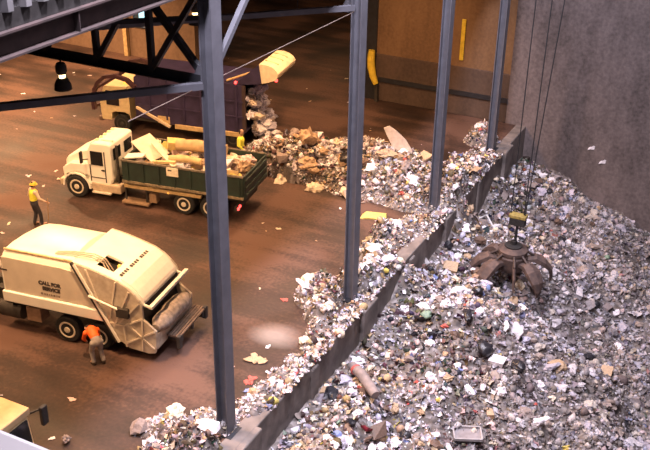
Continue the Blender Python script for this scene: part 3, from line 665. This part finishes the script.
def tip_z(x, y):
    x = np.asarray(x, float); y = np.asarray(y, float); z = np.full(x.shape, -.12)
    for (cx, cy, h, r) in RIDGE:
        q = ((x-cx)**2 + (y-cy)**2) / (r*r)
        z = np.maximum(z, -.12 + (h + .12) * np.clip(1 - q, 0, 1)**.75)
    nz_ = .05*fbm(x*1.7, y*1.7)
    z = z + nz_*np.clip((z + .12)*3, 0, 1)
    return np.where(x > .38, np.minimum(z, np.maximum(z*np.clip((.62 - x)/.24, 0, 1), -.12) + .0), z)
def heap(name, f, x0, x1, y0, y1, st, mask, label, m, rgbs, cat):
    xs = np.arange(x0, x1 + 1e-6, st); ys = np.arange(y0, y1 + 1e-6, st); X, Y = np.meshgrid(xs, ys, indexing='ij')
    Z = f(X, Y) + rng.normal(0, st*.28, X.shape)
    nx, ny = X.shape; V = np.stack([X, Y, Z], -1).reshape(-1, 3)
    i, j = np.meshgrid(np.arange(nx-1), np.arange(ny-1), indexing='ij')
    a = (i*ny + j).ravel(); q = np.stack([a, a+ny, a+ny+1, a+1], -1)
    if mask: q = q[mask(V[q].mean(1))]
    return tri_mesh(name, V, q, np.array(rgbs)[rng.integers(0, len(rgbs), len(V))], m, label, cat)
def tri_mesh(name, V, F, C, m, label, cat):
    me = bpy.data.meshes.new(name); nv, nf, k = len(V), len(F), F.shape[1]
    me.vertices.add(nv); me.vertices.foreach_set('co', V.astype(np.float32).ravel())
    me.loops.add(nf*k); me.loops.foreach_set('vertex_index', F.astype(np.int32).ravel())
    me.polygons.add(nf); me.polygons.foreach_set('loop_start', np.arange(0, nf*k, k, dtype=np.int32))
    me.update(calc_edges=True)
    ca = me.color_attributes.new('Col', 'FLOAT_COLOR', 'POINT')
    ca.data.foreach_set('color', np.concatenate([C, np.ones((nv, 1))], 1).astype(np.float32).ravel())
    me.materials.append(m); o = bpy.data.objects.new(name, me); col.objects.link(o)
    return tag(o, label, cat, None, 'stuff')
rub = attr_mat('mixed_rubbish')
under = [(.10, .085, .08), (.16, .135, .125), (.07, .06, .06), (.22, .19, .18), (.13, .10, .08), (.30, .27, .27)]
heap('garbage_heap', pit_z, .62, 14.0, -6, 25.9, .1, None, 'deep heap of mixed rubbish filling the pit', rub, under, 'garbage')
heap('garbage_mound', tip_z, -11, .62, -3.6, 25.4, .09, lambda c: tip_z(c[:, 0], c[:, 1]) > -.1, 'mounds of mixed rubbish lying on the floor along the pit edge', rub, under, 'garbage')

# colours of the pieces: name, rgb, weight in the pit, weight on the floor
PAL = [('white', (.74, .70, .73), .25, .46), ('pale grey', (.47, .44, .53), .16, .11), ('grey brown', (.25, .20, .185), .16, .10), ('tan', (.42, .29, .18), .12, .12),
       ('black', (.022, .021, .026), .12, .06), ('dark brown', (.12, .075, .055), .10, .06), ('pinkish', (.66, .48, .46), .09, .13), ('blue', (.19, .24, .46), .026, .012),
       ('red', (.46, .09, .07), .018, .014), ('yellow', (.58, .46, .12), .010, .02), ('green', (.20, .29, .21), .010, .006), ('cream', (.66, .56, .43), .09, .13)]
def ico(sub):
    import bmesh
    b = bmesh.new(); bmesh.ops.create_icosphere(b, subdivisions=sub, radius=1.)
    v = np.array([x.co[:] for x in b.verts]); f = np.array([[q.index for q in p.verts] for p in b.faces]); b.free(); return v, f
def lump(sub, rough, flat=.8):
    v, f = ico(sub); v = v.copy()
    for k in range(5):
        d = rng.normal(size=3); d /= np.linalg.norm(d); fr = 1.5 + k*1.3
        v *= (1 + rough*np.sin(fr*(v @ d)*2 + rng.uniform(0, 6))/(1 + .5*k))[:, None]
    if sub > 2:
        for k in range(9):
            d = rng.normal(size=3); d /= np.linalg.norm(d); v *= (1 - .13*np.abs(np.sin((v @ d)*rng.uniform(2.5, 6) + rng.uniform(0, 6)))**.6 + .06)[:, None]
    v += rng.normal(0, rough*.25 if sub < 3 else .012, v.shape); v[:, 2] *= flat; v[:, 0] *= rng.uniform(.8, 1.3)
    return v, f
def sheet(n, rough):
    g_ = np.linspace(-1, 1, n); X, Y = np.meshgrid(g_, g_*rng.uniform(.5, 1), indexing='ij')
    A = np.arctan2(Y, X); rr = 1 + .28*np.sin(2*A + rng.uniform(0, 6)) + .2*np.sin(3*A + rng.uniform(0, 6)) + .15*np.sin(5*A + rng.uniform(0, 6)); rr = rr*np.where(np.maximum(abs(X), abs(Y)) > .9, .86, 1); X = X*rr; Y = Y*rr
    Z = rng.normal(0, rough, X.shape) + rng.uniform(-.5, .5)*np.abs(X - rng.uniform(-.5, .5)) + rng.uniform(-.4, .4)*np.abs(Y)
    V = np.stack([X + rng.normal(0, .1, X.shape), Y + rng.normal(0, .1, X.shape), Z], -1).reshape(-1, 3)
    i, j = np.meshgrid(np.arange(n-1), np.arange(n-1), indexing='ij'); a = (i*n + j).ravel()
    return V, np.concatenate([np.stack([a, a+n, a+n+1], -1), np.stack([a, a+n+1, a+1], -1)])
def carton():
    b = MB().box(-1, 1, -.7, .7, -.5, .5); v = np.array(b.v) + rng.normal(0, .2, (8, 3))
    return v, np.array([t for q in b.f for t in ((q[0], q[1], q[2]), (q[0], q[2], q[3]))])
TPL = [lump(1, .16) for _ in range(8)] + [lump(2, .14) for _ in range(6)] + [sheet(4, .22) for _ in range(10)] + [sheet(3, .3) for _ in range(6)] + [carton() for _ in range(4)]
TPW = np.array([.6]*8 + [.45]*6 + [3.8]*10 + [3.4]*6 + [.7]*4); TPW = TPW / TPW.sum()
def scatter(name, P, S, C, label, cat):
    tid = rng.choice(len(TPL), len(P), p=TPW); VS, FS, CS = [], [], []; off = 0
    for t, (v, f) in enumerate(TPL):
        ix = np.where(tid == t)[0]
        if not len(ix): continue
        n = len(ix); q = rng.normal(size=(n, 4)); q /= np.linalg.norm(q, axis=1)[:, None]
        q[:, 1:3] *= .6; q /= np.linalg.norm(q, axis=1)[:, None]
        w, x, y, z = q.T
        M = np.stack([1-2*(y*y+z*z), 2*(x*y-z*w), 2*(x*z+y*w), 2*(x*y+z*w), 1-2*(x*x+z*z), 2*(y*z-x*w), 2*(x*z-y*w), 2*(y*z+x*w), 1-2*(x*x+y*y)], -1).reshape(n, 3, 3)
        V = np.einsum('nij,vj->nvi', M, v) * S[ix][:, None, None] + P[ix][:, None, :]
        VS.append(V.reshape(-1, 3)); FS.append((f[None] + (np.arange(n)*len(v))[:, None, None]).reshape(-1, 3) + off); off += n*len(v)
        CS.append(np.repeat(C[ix], len(v), axis=0))
    return tri_mesh(name, np.concatenate(VS), np.concatenate(FS), np.concatenate(CS), rub, label, cat)
def colours(n, which, hazy=None, xy=None):
    w = np.array([p[which] for p in PAL]); w /= w.sum(); k = rng.choice(len(PAL), n, p=w)
    if xy is not None:                                # like lies with like: bags burst in patches
        g1 = fbm(xy[0]*1.3 + 7, xy[1]*1.3 - 3, 6, 34); g2 = fbm(xy[0]*1.1 - 11, xy[1]*1.1 + 5, 6, 34); r_ = rng.random(n)
        k = np.where((g1 > .75) & (r_ < .5), rng.choice([4, 5, 2], n), k); k = np.where((g1 < -.8) & (r_ < .55), rng.choice([0, 1, 0], n), k); k = np.where((g2 > .95) & (r_ < .45), rng.choice([3, 11, 5], n), k)
    c = np.array([p[1] for p in PAL])[k] * rng.uniform(.65, 1.2, (n, 1)) + rng.normal(0, .015, (n, 3))
    if hazy is not None: c = c*(1 - hazy[:, None]) + np.array([.30, .275, .30])*rng.uniform(.25, 1.6, (n, 1))**1.2*hazy[:, None]
    return np.clip(c, .01, .85)
haze_f = lambda x, y: np.clip((x - 3.4 + .12*(y - 8))/4.5, 0, .6)  # pit dust haze put into the rubbish colours, stronger to the right
n = 30000
X = .7 + 10.5*rng.random(n)**1.0; Y = -3 + 28.7*rng.random(n); Zp = pit_z(X, Y)
S = rng.gamma(3.2, .019, n).clip(.025, .17)
scatter('loose_rubbish', np.stack([X, Y, Zp + S*.3], -1), S, colours(n, 2, haze_f(X, Y), (X, Y)), 'countless small scraps of rubbish over the pit heap', 'garbage')
n = 90000
X = -11 + 11.7*rng.random(n); Y = -3.5 + 28.8*rng.random(n); Zp = tip_z(X, Y); ok = Zp > -.05
X, Y, Zp = X[ok], Y[ok], Zp[ok]; n = min(len(X), 17000); X, Y, Zp = X[:n], Y[:n], Zp[:n]
S = rng.gamma(3.4, .019, n).clip(.03, .16) * np.clip(.45 + Zp*.8, .5, 1)
scatter('loose_rubbish', np.stack([X, Y, np.maximum(Zp, 0) + S*.3], -1), S, colours(n, 3, None, (X, Y)), 'countless small scraps of rubbish over the mounds on the floor', 'garbage')

n = 2600                                                # spilt over the top of the retaining wall
X = .12 + .56*rng.random(n); Y = 1.2 + 24.3*rng.random(n); ok = (fbm(X*1.5 + 4, Y*1.2, 4, 30) + np.where(Y < 7, -.95, np.clip((Y - 8)*.12, -.2, .8)) > .1 + (X - .3)*1.2); X, Y = X[ok], Y[ok]; n = len(X)
S = rng.gamma(3.2, .019, n).clip(.03, .15)
scatter('loose_rubbish', np.stack([X, Y, .04 + S*.4], -1), S, colours(n, 3), 'small scraps of rubbish strewn along the top of the retaining wall', 'garbage')
# pieces large enough to be told apart
PM = {c[0]: mat('rubbish_' + c[0].replace(' ', '_'), c[1], .62 if c[0] != 'black' else .35, 0, .22, 5., bump=.2) for c in PAL}
for c in PAL:
    d = tuple(a*.45 + b*.55 for a, b in zip(c[1], (.29, .265, .285)))  # grey of the haze mixed into each piece colour
    PM['dusty ' + c[0]] = mat('rubbish_hazy_' + c[0].replace(' ', '_'), d, .8, 0, .22, 5., bump=.2)
def to_mesh(name, vf, smooth):
    me = bpy.data.meshes.new(name); me.from_pydata(vf[0].tolist(), [], vf[1].tolist()); me.update()
    if smooth: me.shade_smooth()
    me.materials.append(PM['white']); return me
KIND = {'refuse_bag': [to_mesh('refuse_bag', lump(3, .16, .72), False) for _ in range(10)],
        'crumpled_sheet': [to_mesh('crumpled_sheet', sheet(7, .20), False) for _ in range(10)],
        'cardboard_box': [to_mesh('cardboard_box', carton(), False) for _ in range(8)],
        'paper_scrap': [to_mesh('paper_scrap', sheet(4, .2), False) for _ in range(8)],
        'refuse_chunk': [to_mesh('refuse_chunk', lump(2, .2, .6), False) for _ in range(8)]}
BAGS = [to_mesh('refuse_bag', lump(3, .07, .75), True) for _ in range(3)]
SAY = {'refuse_bag': ('refuse bag', 'bag'), 'crumpled_sheet': ('crumpled sheet', 'sheet'), 'cardboard_box': ('crushed carton', 'carton'), 'refuse_chunk': ('lump of refuse', 'refuse'), 'paper_scrap': ('paper scrap', 'litter')}
def piece(kind, cname, p, s, label, group, rot=None, hazy=False, scl=None):
    o = bpy.data.objects.new(kind, random.choice(BAGS if kind == 'refuse_bag' and cname in ('black', 'green') else KIND[kind])); col.objects.link(o)
    o.location = p; o.scale = scl or (s, s, s); o.rotation_euler = rot or (random.uniform(-.5, .5), random.uniform(-.5, .5), random.uniform(0, 6.28))
    o.material_slots[0].link = 'OBJECT'; o.material_slots[0].material = PM[('dusty ' if hazy else '') + cname]
    return tag(o, label, SAY[kind][1], group)
def pit_zone(x, y):
    if (x - G.x)**2 + (y - G.y)**2 < 5.3: return 'around the rusty grapple'
    if x < 2.0: return 'close under the concrete retaining wall'
    if y > 19.5: return 'on the slope below the far grey wall'
    if x > 5.6: return 'on the dusty outer slope of the pit'
    if y < 6.5: return 'on the nearest stretch of the pit heap'
    return 'on the middle of the pit heap'
def choose(which):
    return random.choices(PAL, [p[which] for p in PAL])[0][0]
def fill(count, kinds, spots, zone, which, smin, smax, zf, hazy_f=None, tries=20000):
    placed = []; t = 0
    while len(placed) < count and t < tries:
        t += 1; x, y = spots(); z = float(zf(x, y)); s = smin + (smax - smin)*random.random()**1.8
        if not in_frame((x, y, z), 2) or z < -8: continue
        if any((x-a)**2 + (y-b)**2 < ((s + c)*.62)**2 for a, b, c in placed): continue
        placed.append((x, y, s)); kd = random.choices(list(kinds), list(kinds.values()))[0]
        cn = choose(which)
        if s > smin + .28*(smax - smin) and cn in ('blue', 'red', 'yellow', 'green', 'pinkish'): cn = random.choice(('white', 'grey brown', 'pale grey', 'tan'))
        if kd == 'cardboard_box': cn = random.choice(('tan', 'tan', 'cream', 'grey brown', 'white', 'dark brown'))
        du = bool(hazy_f and random.random() < float(hazy_f(x, y))*1.3)
        zn = zone(x, y); size = 'large ' if s > smin + .55*(smax - smin) else 'small '
        lab = '%s%s %s %s' % (size, ('dusty ' if du else '') + cn, SAY[kd][0], zn)
        piece(kd, cn, (x, y, z + s*.30), s, lab, '%ss %s' % (SAY[kd][0] if kd != 'refuse_chunk' else 'refuse lump', zn), None, du)
fill(560, {'refuse_bag': 32, 'crumpled_sheet': 29, 'cardboard_box': 5, 'refuse_chunk': 34}, lambda: (random.uniform(.85, 10.5), random.uniform(-2, 25.4)), pit_zone, 2, .10, .27, pit_z, haze_f)
def tip_zone(x, y):
    if x < -8.2: return 'trailing from the rear of the dark purple truck'
    if y > 18.9 and x > -1.6: return 'by the pit edge near the farthest column'
    if y > 13.0: return 'on the big tipped pile beyond the green dump box'
    if y > 8.2: return 'along the pit edge between the second and third columns'
    if y > 5.8: return 'in the small pile at the second column foot'
    if y > 1.2: return 'along the pit edge between the first and second columns'
    return 'in the small pile at the nearest column foot'
def tip_spot():
    c = random.choices(RIDGE, [r[3]**2 for r in RIDGE])[0]; a = random.uniform(0, 6.28); r = c[3]*.95*math.sqrt(random.random())
    return c[0] + r*math.cos(a), c[1] + r*math.sin(a)
def tip_zz(x, y):
    z = float(tip_z(x, y)); return z if (z > -.03 and x < .55 and not any(abs(x) < .35 and abs(y - c) < .35 for c in CY)) else -9
fill(190, {'refuse_bag': 34, 'crumpled_sheet': 22, 'cardboard_box': 7, 'refuse_chunk': 32}, tip_spot, tip_zone, 3, .10, .32, tip_zz)

def one(kind, cname, x, y, s, label, zf, dz=.3, scl=None, rot=None):
    z = float(zf(x, y)); piece(kind, cname, (x, y, z + s*dz), s, label, None, rot, False, scl)
# pieces that stand out
one('refuse_bag', 'black', 4.2, 9.4, .36, 'shiny black refuse bag on the pit heap, plumpest of the black bags', pit_z, .75)
one('refuse_bag', 'black', 5.3, 9.66, .30, 'flattened black refuse bag beside the plump black one', pit_z, .6, (.46, .28, .22))
one('refuse_bag', 'black', 3.24, 10.2, .28, 'long thin black refuse bag up the pit from the plump black one', pit_z, .6, (.44, .22, .2))
one('refuse_bag', 'green', 1.95, 9.6, .26, 'pale green refuse bag on the heap below the retaining wall', pit_z, .5)
one('crumpled_sheet', 'yellow', 7.5, 8.0, .16, 'small bright yellow sheet on the dusty heap', pit_z, .6)
one('refuse_bag', 'blue', 3.95, 16.6, .22, 'bright blue bag just beyond the grapple', pit_z, .6)
one('refuse_bag', 'tan', -6.3, 16.5, .62, 'biggest tan refuse bag crowning the tipped pile', tip_z, .25)
one('refuse_bag', 'tan', -5.7, 15.4, .4, 'big cream and tan bag low on the front of the tipped pile', tip_z, .35)
one('refuse_bag', 'cream', -5.0, 14.6, .38, 'round cream bag at the front foot of the tipped pile', tip_z, .5)
one('refuse_bag', 'cream', -6.6, 14.7, .36, 'cream bag at the left front foot of the tipped pile', tip_z, .5)
one('cardboard_box', 'yellow', -1.75, 13.5, .34, 'flat yellow carton at the foot of the tipped pile', tip_z, .5, (.4, .26, .12), (.2, .1, .5))
one('refuse_bag', 'black', -4.2, 16.0, .42, 'black refuse bag behind the second column on the tipped pile', tip_z, .5)
one('refuse_bag', 'tan', -2.6, 16.2, .42, 'tan bag low on the tipped pile near the leaning board', tip_z, .6, (.5, .34, .26))
one('refuse_bag', 'black', 2.9, 12.4, .3, 'black refuse bag left of the grapple, nearest the retaining wall of the big ones', pit_z, .6)
one('refuse_bag', 'black', 6.9, 14.3, .4, 'black refuse bag far out on the dusty slope right of the grapple', pit_z, .5, (.5, .3, .2))
for x, z, lab in ((3.85, -0.44, 'upper of two white scraps stuck on the far grey wall'), (4.45, -1.03, 'lower of two white scraps stuck on the far grey wall')):
    piece('paper_scrap', 'white', (x, 25.87, z), 0, lab, None, (R(88), 0, .2), False, (.14, .10, .03))
# leaning board
bd = MB(); rings = []
for t_, w in ((0, .34), (.45, .36), (.8, .30), (1.2, .22), (1.5, .12)):
    bend = .35 * max(0, t_ - .7)**1.3
    rings.append([(-w - bend, 0, t_ * .9), (w*.9 - bend, 0, t_ * .9), (w*.9 - bend, .04, t_ * .9), (-w - bend, .04, t_ * .9)])
o = bd.loft(rings).build('bent_board', mat('pale_board', (.60, .52, .46), .7), None, bevel=.01)
o.location = (-2.15, 17.5, .72); o.scale = (1.15, 1.15, 1.25); o.rotation_euler = (R(-14), R(-24), R(18))
tag(o, 'pale bent board sticking up from the tipped pile', 'board')
# rolled carpet in the pit, steel pipe, clear tray
c_ = empty('rolled_carpet', (1.75, 4.95, float(pit_z(1.75, 4.95)) + .2), R(-35), 'rolled grey-brown carpet on the heap below the retaining wall', 'carpet')
MB().path([(-.75, 0, .12), (-.2, .03, .14), (.4, 0, .05), (.75, -.03, 0)], [.15, .17, .17, .14], 14).build('roll', PM['grey brown'], c_, smooth=True)
MB().lathe([(.155, -.05), (.185, 0), (.155, .05)], (-.5, 0, .13), 'x').build('red_band', PM['red'], c_, smooth=True)
o = MB().path([(1.05, 17.7, -1.25), (1.38, 17.98, -1.12), (2.35, 16.83, -1.5), (2.6, 16.55, -1.75)], .04, 8).build('bent_pipe', mat('pale_pipe', (.62, .6, .6), .5), None)
tag(o, 'pale bent pipe sticking out of the heap left of the grapple', 'pipe')
ty_ = empty('plastic_tray', (4.9, 5.8, float(pit_z(4.9, 5.8)) + .1), R(25), 'grey plastic tray lying on the near pit heap', 'tray')
tr_ = MB().box(-.42, .42, -.3, .3, 0, .03)
tr_.build('tray_base', mat('tray_grey', (.24, .22, .23), .35), ty_, bevel=.02)
rim_ = MB().bar((-.42, -.3, .06), (.42, -.3, .06), .05, .1).bar((-.42, .3, .06), (.42, .3, .06), .05, .1).bar((-.42, -.3, .06), (-.42, .3, .06), .05, .1).bar((.42, -.3, .06), (.42, .3, .06), .05, .1)
rim_.build('tray_rim', mat('tray_rim_grey', (.34, .32, .33), .35), ty_, bevel=.01)

# rubbish sliding out of the dark truck
t9 = R(9.5)
def Kp(x, y, z): return (-15.75 + x*math.cos(t9) - y*math.sin(t9), 15.9 + x*math.sin(t9) + y*math.cos(t9), z)
for k in range(80):
    q = (k + .5)/80; z = .12 + 2.4*(1 - q); x = 6.15 + .2*q + .9*q*q*random.uniform(.2, 1) + random.uniform(-.08, .18); y = random.uniform(.25, 2.05)
    kd = random.choices(('refuse_bag', 'crumpled_sheet', 'refuse_chunk'), (4, 4, 4))[0]
    cn = random.choices(('white', 'pale grey', 'cream', 'grey brown'), (6, 7, 2, 2))[0]; s = random.uniform(.16, .27)
    piece(kd, cn, Kp(x, y, z), 0, '%s %s spilling out of the dark purple truck' % (cn, SAY[kd][0]), '%ss spilling out of the dark truck' % (SAY[kd][0] if kd != 'refuse_chunk' else 'refuse lump'), (random.uniform(.6, 1.5), random.uniform(-.4, .4), random.uniform(0, 6)) if kd == 'crumpled_sheet' else None, False, (s, s*1.2, s))
# hopper load of the white truck
t8 = R(8)
def Lp(x, y, z): return (-6.47 + x*math.cos(t8) - y*math.sin(t8), 1.25 + x*math.sin(t8) + y*math.cos(t8), z)
hb = MB(); 
pp = [Lp(3.02, .12 + .24*k, 1.14 + .03*math.sin(k*1.7)) for k in range(9)]
hb.path(pp, [.12, .26, .29, .27, .3, .27, .3, .26, .14], 14)
o = hb.build('refuse_roll', mat('hopper_refuse', (.30, .245, .20), .8, 0, .4, 7., bump=.6), None, smooth=True); tag(o, 'grey-brown roll of refuse lying in the white truck hopper', 'refuse')
# load of the dump truck
t_ = R(9.5)
def Dp(x, y, z): return (-8.34 + x*math.cos(t_) - y*math.sin(t_), 10.14 + x*math.sin(t_) + y*math.cos(t_), z)
def board(name, x, y, z, lx, ly, lz, rot, m, lab, cat, bev=.01, thick_path=None):
    o = MB().box(-lx/2, lx/2, -ly/2, ly/2, -lz/2, lz/2).build(name, m, None, bevel=bev); o.location = Dp(x, y, z)
    o.rotation_euler = (R(rot[0]), R(rot[1]), t_ + R(rot[2])); return tag(o, lab, cat, 'load in the green dump box')
wood = mat('raw_wood', (.58, .42, .20), .7, 0, .2, 5.); ply = mat('pale_ply', (.64, .57, .44), .7, 0, .1, 4.); foam = mat('tan_foam', (.48, .35, .18), .85, 0, .2, 4.); ylw = mat('yellow_foam', (.62, .46, .17), .8, 0, .15, 5.)
board('plywood_sheet', -1.75, .95, 2.2, 1.3, .9, .05, (8, 22, -25), ply, 'pale plywood sheet tilted behind the white cab', 'sheet')
board('plywood_sheet', -2.1, .35, 2.05, .75, .45, .06, (0, -8, 8), white, 'white board lying across the front corner of the dump box', 'board')
board('timber_plank', -1.0, .6, 2.15, 1.8, .22, .07, (0, 12, -38), ply, 'long pale plank lying slantwise on the dump load', 'plank')
board('timber_plank', -.75, .16, 2.04, .85, .16, .10, (0, -4, 6), wood, 'short tan plank overhanging the dump box side', 'plank')
board('foam_pad', -.9, 1.5, 2.25, .7, .5, .3, (5, 10, 30), ylw, 'bright yellow foam pad amid the dump load', 'foam')
board('plywood_sheet', 1.95, .12, 1.80, .62, .04, .60, (-8, 0, 0), foam, 'tan panel standing inside the rear corner of the dump box', 'panel')
for (n_, x0, y0, x1, y1, z, r_, m_, lab) in (('carpet_roll', -.8, 1.35, 1.2, 1.55, 2.28, .24, foam, 'thick tan carpet roll along the dump load'), ('carpet_roll', -.7, .45, .55, .6, 2.08, .15, wood, 'thinner carpet roll lying along the near side of the dump load')):
    o = MB().path([Dp(x0, y0, z), Dp(x0*.6 + x1*.4, y0*.6 + y1*.4 + .03, z + .04), Dp(x1, y1, z - .02)], [r_*.9, r_, r_*.92], 14).build(n_, m_, None, smooth=True); tag(o, lab, 'carpet', 'load in the green dump box')
for k, (x, y, z, s, cn, kd) in enumerate(((-1.9, 1.7, 2.0, .4, 'cream', 'refuse_bag'), (-.2, 2.0, 2.1, .36, 'white', 'refuse_bag'), (.9, .5, 1.95, .3, 'cream', 'refuse_bag'), (1.5, 1.6, 2.0, .4, 'cream', 'refuse_bag'), (1.3, .8, 1.95, .34, 'white', 'cardboard_box'), (2.05, 1.2, 1.95, .34, 'tan', 'refuse_bag'), (2.0, 1.85, 1.95, .34, 'pinkish', 'refuse_bag'), (.4, 1.0, 1.9, .4, 'tan', 'refuse_chunk'), (-.4, .9, 1.85, .38, 'grey brown', 'refuse_chunk'), (-1.3, .4, 1.8, .3, 'tan', 'refuse_chunk'), (.55, 1.9, 2.0, .35, 'tan', 'cardboard_box'), (-1.4, 2.0, 1.95, .34, 'yellow', 'cardboard_box'), (1.7, .45, 1.85, .25, 'cream', 'refuse_chunk'), (.3, .35, 1.85, .22, 'white', 'crumpled_sheet')) + tuple((random.uniform(-2.3, 2.3), random.uniform(.2, 2.1), random.uniform(1.72, 1.95), random.uniform(.14, .3), random.choice(('tan', 'cream', 'white', 'tan', 'grey brown', 'pinkish', 'yellow')), random.choice(('refuse_chunk', 'crumpled_sheet', 'refuse_bag', 'refuse_chunk'))) for _ in range(48))):
    z -= .08
    end = 'front' if x < -.8 else 'middle' if x < .8 else 'rear'
    piece(kd, cn, Dp(x, y, z), s, '%s %s on the %s of the dump truck load' % (cn, SAY[kd][0], end), 'load in the green dump box')
o = MB().box(-2.4, 2.45, .05, 2.28, 1.1, 1.6); ob = o.build('mixed_rubble', PM['grey brown'], None); ob.location = (-8.34, 10.14, 0); ob.rotation_euler = (0, 0, t_); tag(ob, 'packed brown rubble filling the green dump box', 'rubble', None, 'stuff')
# litter on the bare floor
def near_truck(x, y):
    return (-12 < x < -2.7 and .8 < y < 4.4) or (-14 < x < -5.4 and 8.2 < y < 13.2) or (-17.2 < x < -7 and 15 < y < 19.5)
k = 0; t = 0
while k < 80 and t < 5000:
    t += 1; x, y = random.uniform(-28, -.6), random.uniform(-4, 30)
    if near_truck(x, y) or not in_frame((x, y, 0)) or float(tip_z(x, y)) > -.1 or (y > 25.5 and x > -8.4) or (y > 25 and x < -18): continue
    s = random.uniform(.035, .10); cn = random.choices(('white', 'cream', 'pale grey', 'pinkish', 'tan', 'grey brown'), (5, 3, 2, 2, 2, 1))[0]
    if y > 13.2: zn = 'on the floor around the dark purple truck' if y < 22 else 'on the floor near the ochre wall'
    elif y > 4.4: zn = 'on the floor between the white truck and the dump truck' if y < 8.5 else 'on the floor around the dump truck'
    else: zn = 'on the bare floor in front of the white garbage truck'
    piece('paper_scrap', cn, (x, y, .025), s, 'tiny %s scrap lying %s' % (cn, zn), 'litter scraps lying %s' % zn, (random.uniform(-.1, .1), random.uniform(-.1, .1), random.uniform(0, 6)), False, (s, s, s*.25)); k += 1
for x, y, s, cn, lab in ((-.98, 3.17, .26, 'tan', 'flat tan sheet lying alone on the floor near the first column'), (-1.87, 6.5, .13, 'red', 'small red scrap on the floor beside the second column pile'), (-1.8, 8.3, .2, 'pinkish', 'pale scrap on the floor just beyond the second column'), (-1.0, 3.9, .1, 'white', 'white scrap on the pale floor patch'), (-.6, 2.2, .2, 'red', 'dull red sheet on the floor edge near the nearest column'), (-.35, 1.75, .14, 'blue', 'blue scrap at the pit edge near the nearest column')):
    piece('crumpled_sheet', cn, (x, y, .03), s, lab, None, (0, 0, random.uniform(0, 6)), False, (s, s, s*.25))
piece('refuse_bag', 'grey brown', (-3.43, -2.35, .12), .16, 'small grey bag standing alone on the floor near the tan truck', None)

# ------------------------------------------------------------------ light
def light(kind, name, loc, power, colr, size=.3, spot=None, target=None):
    l = bpy.data.lights.new(name, kind); l.energy = power; l.color = colr
    if kind == 'AREA': l.size = size; l.shape = 'DISK'
    else: l.shadow_soft_size = size
    if kind == 'SPOT': l.spot_size = R(spot); l.spot_blend = .6
    o = bpy.data.objects.new(name, l); col.objects.link(o); o.location = loc
    if target: o.rotation_euler = (Vector(target) - Vector(loc)).to_track_quat('-Z', 'Y').to_euler()
    return o
SOD = (1., .56, .28)
for (x, y, z, p) in ((-4.3, 0, 8.72, 3400), (-4.3, -7.6, 8.7, 1000), (-11, -4, 8.7, 1200), (-12, .2, 8.7, 2200), (-20, .2, 8.7, 2500), (-5.6, 7.6, 8.3, 1200), (-12.5, 7.6, 8.7, 2600), (-20, 7.6, 8.7, 2500), (-5.6, 15.2, 8.7, 3000), (-12.5, 15.2, 8.7, 1200), (-24, 16, 8.7, 8500), (-4, 21.5, 8.7, 900), (-7, 19.5, 9.5, 900), (-27, 21, 8.7, 4500), (-14, 36, 8.7, 900)):
    light('SPOT', 'sodium_and_fill_lamp', (x, y, z), p*1.25, SOD, .22, 150, (x, y, 0))  # the two at negative y are unseen, added to brighten the white truck's side
WHT = (.94, .87, 1.)
for (x, y, p) in ((8.5, -13, 260), (2.9, -5, 5000), (2.9, 4, 4700), (2.9, 12, 3500), (2.9, 19, 800)):
    light('AREA', 'pit_and_fill_lamp', (x, y, 20.5), p, WHT, 1.2, None, (x + 2.2, y + 1, -3))  # the first, by the camera, is added to brighten the pale sill
w = bpy.data.worlds.new('world'); scn.world = w; w.use_nodes = True
w.node_tree.nodes['Background'].inputs[0].default_value = (.5, .45, .5, 1); w.node_tree.nodes['Background'].inputs[1].default_value = .02
vs = scn.view_settings; vs.view_transform = 'Standard'; vs.look = 'None'; vs.gamma = 1.; vs.exposure = 0.; vs.use_curve_mapping = False
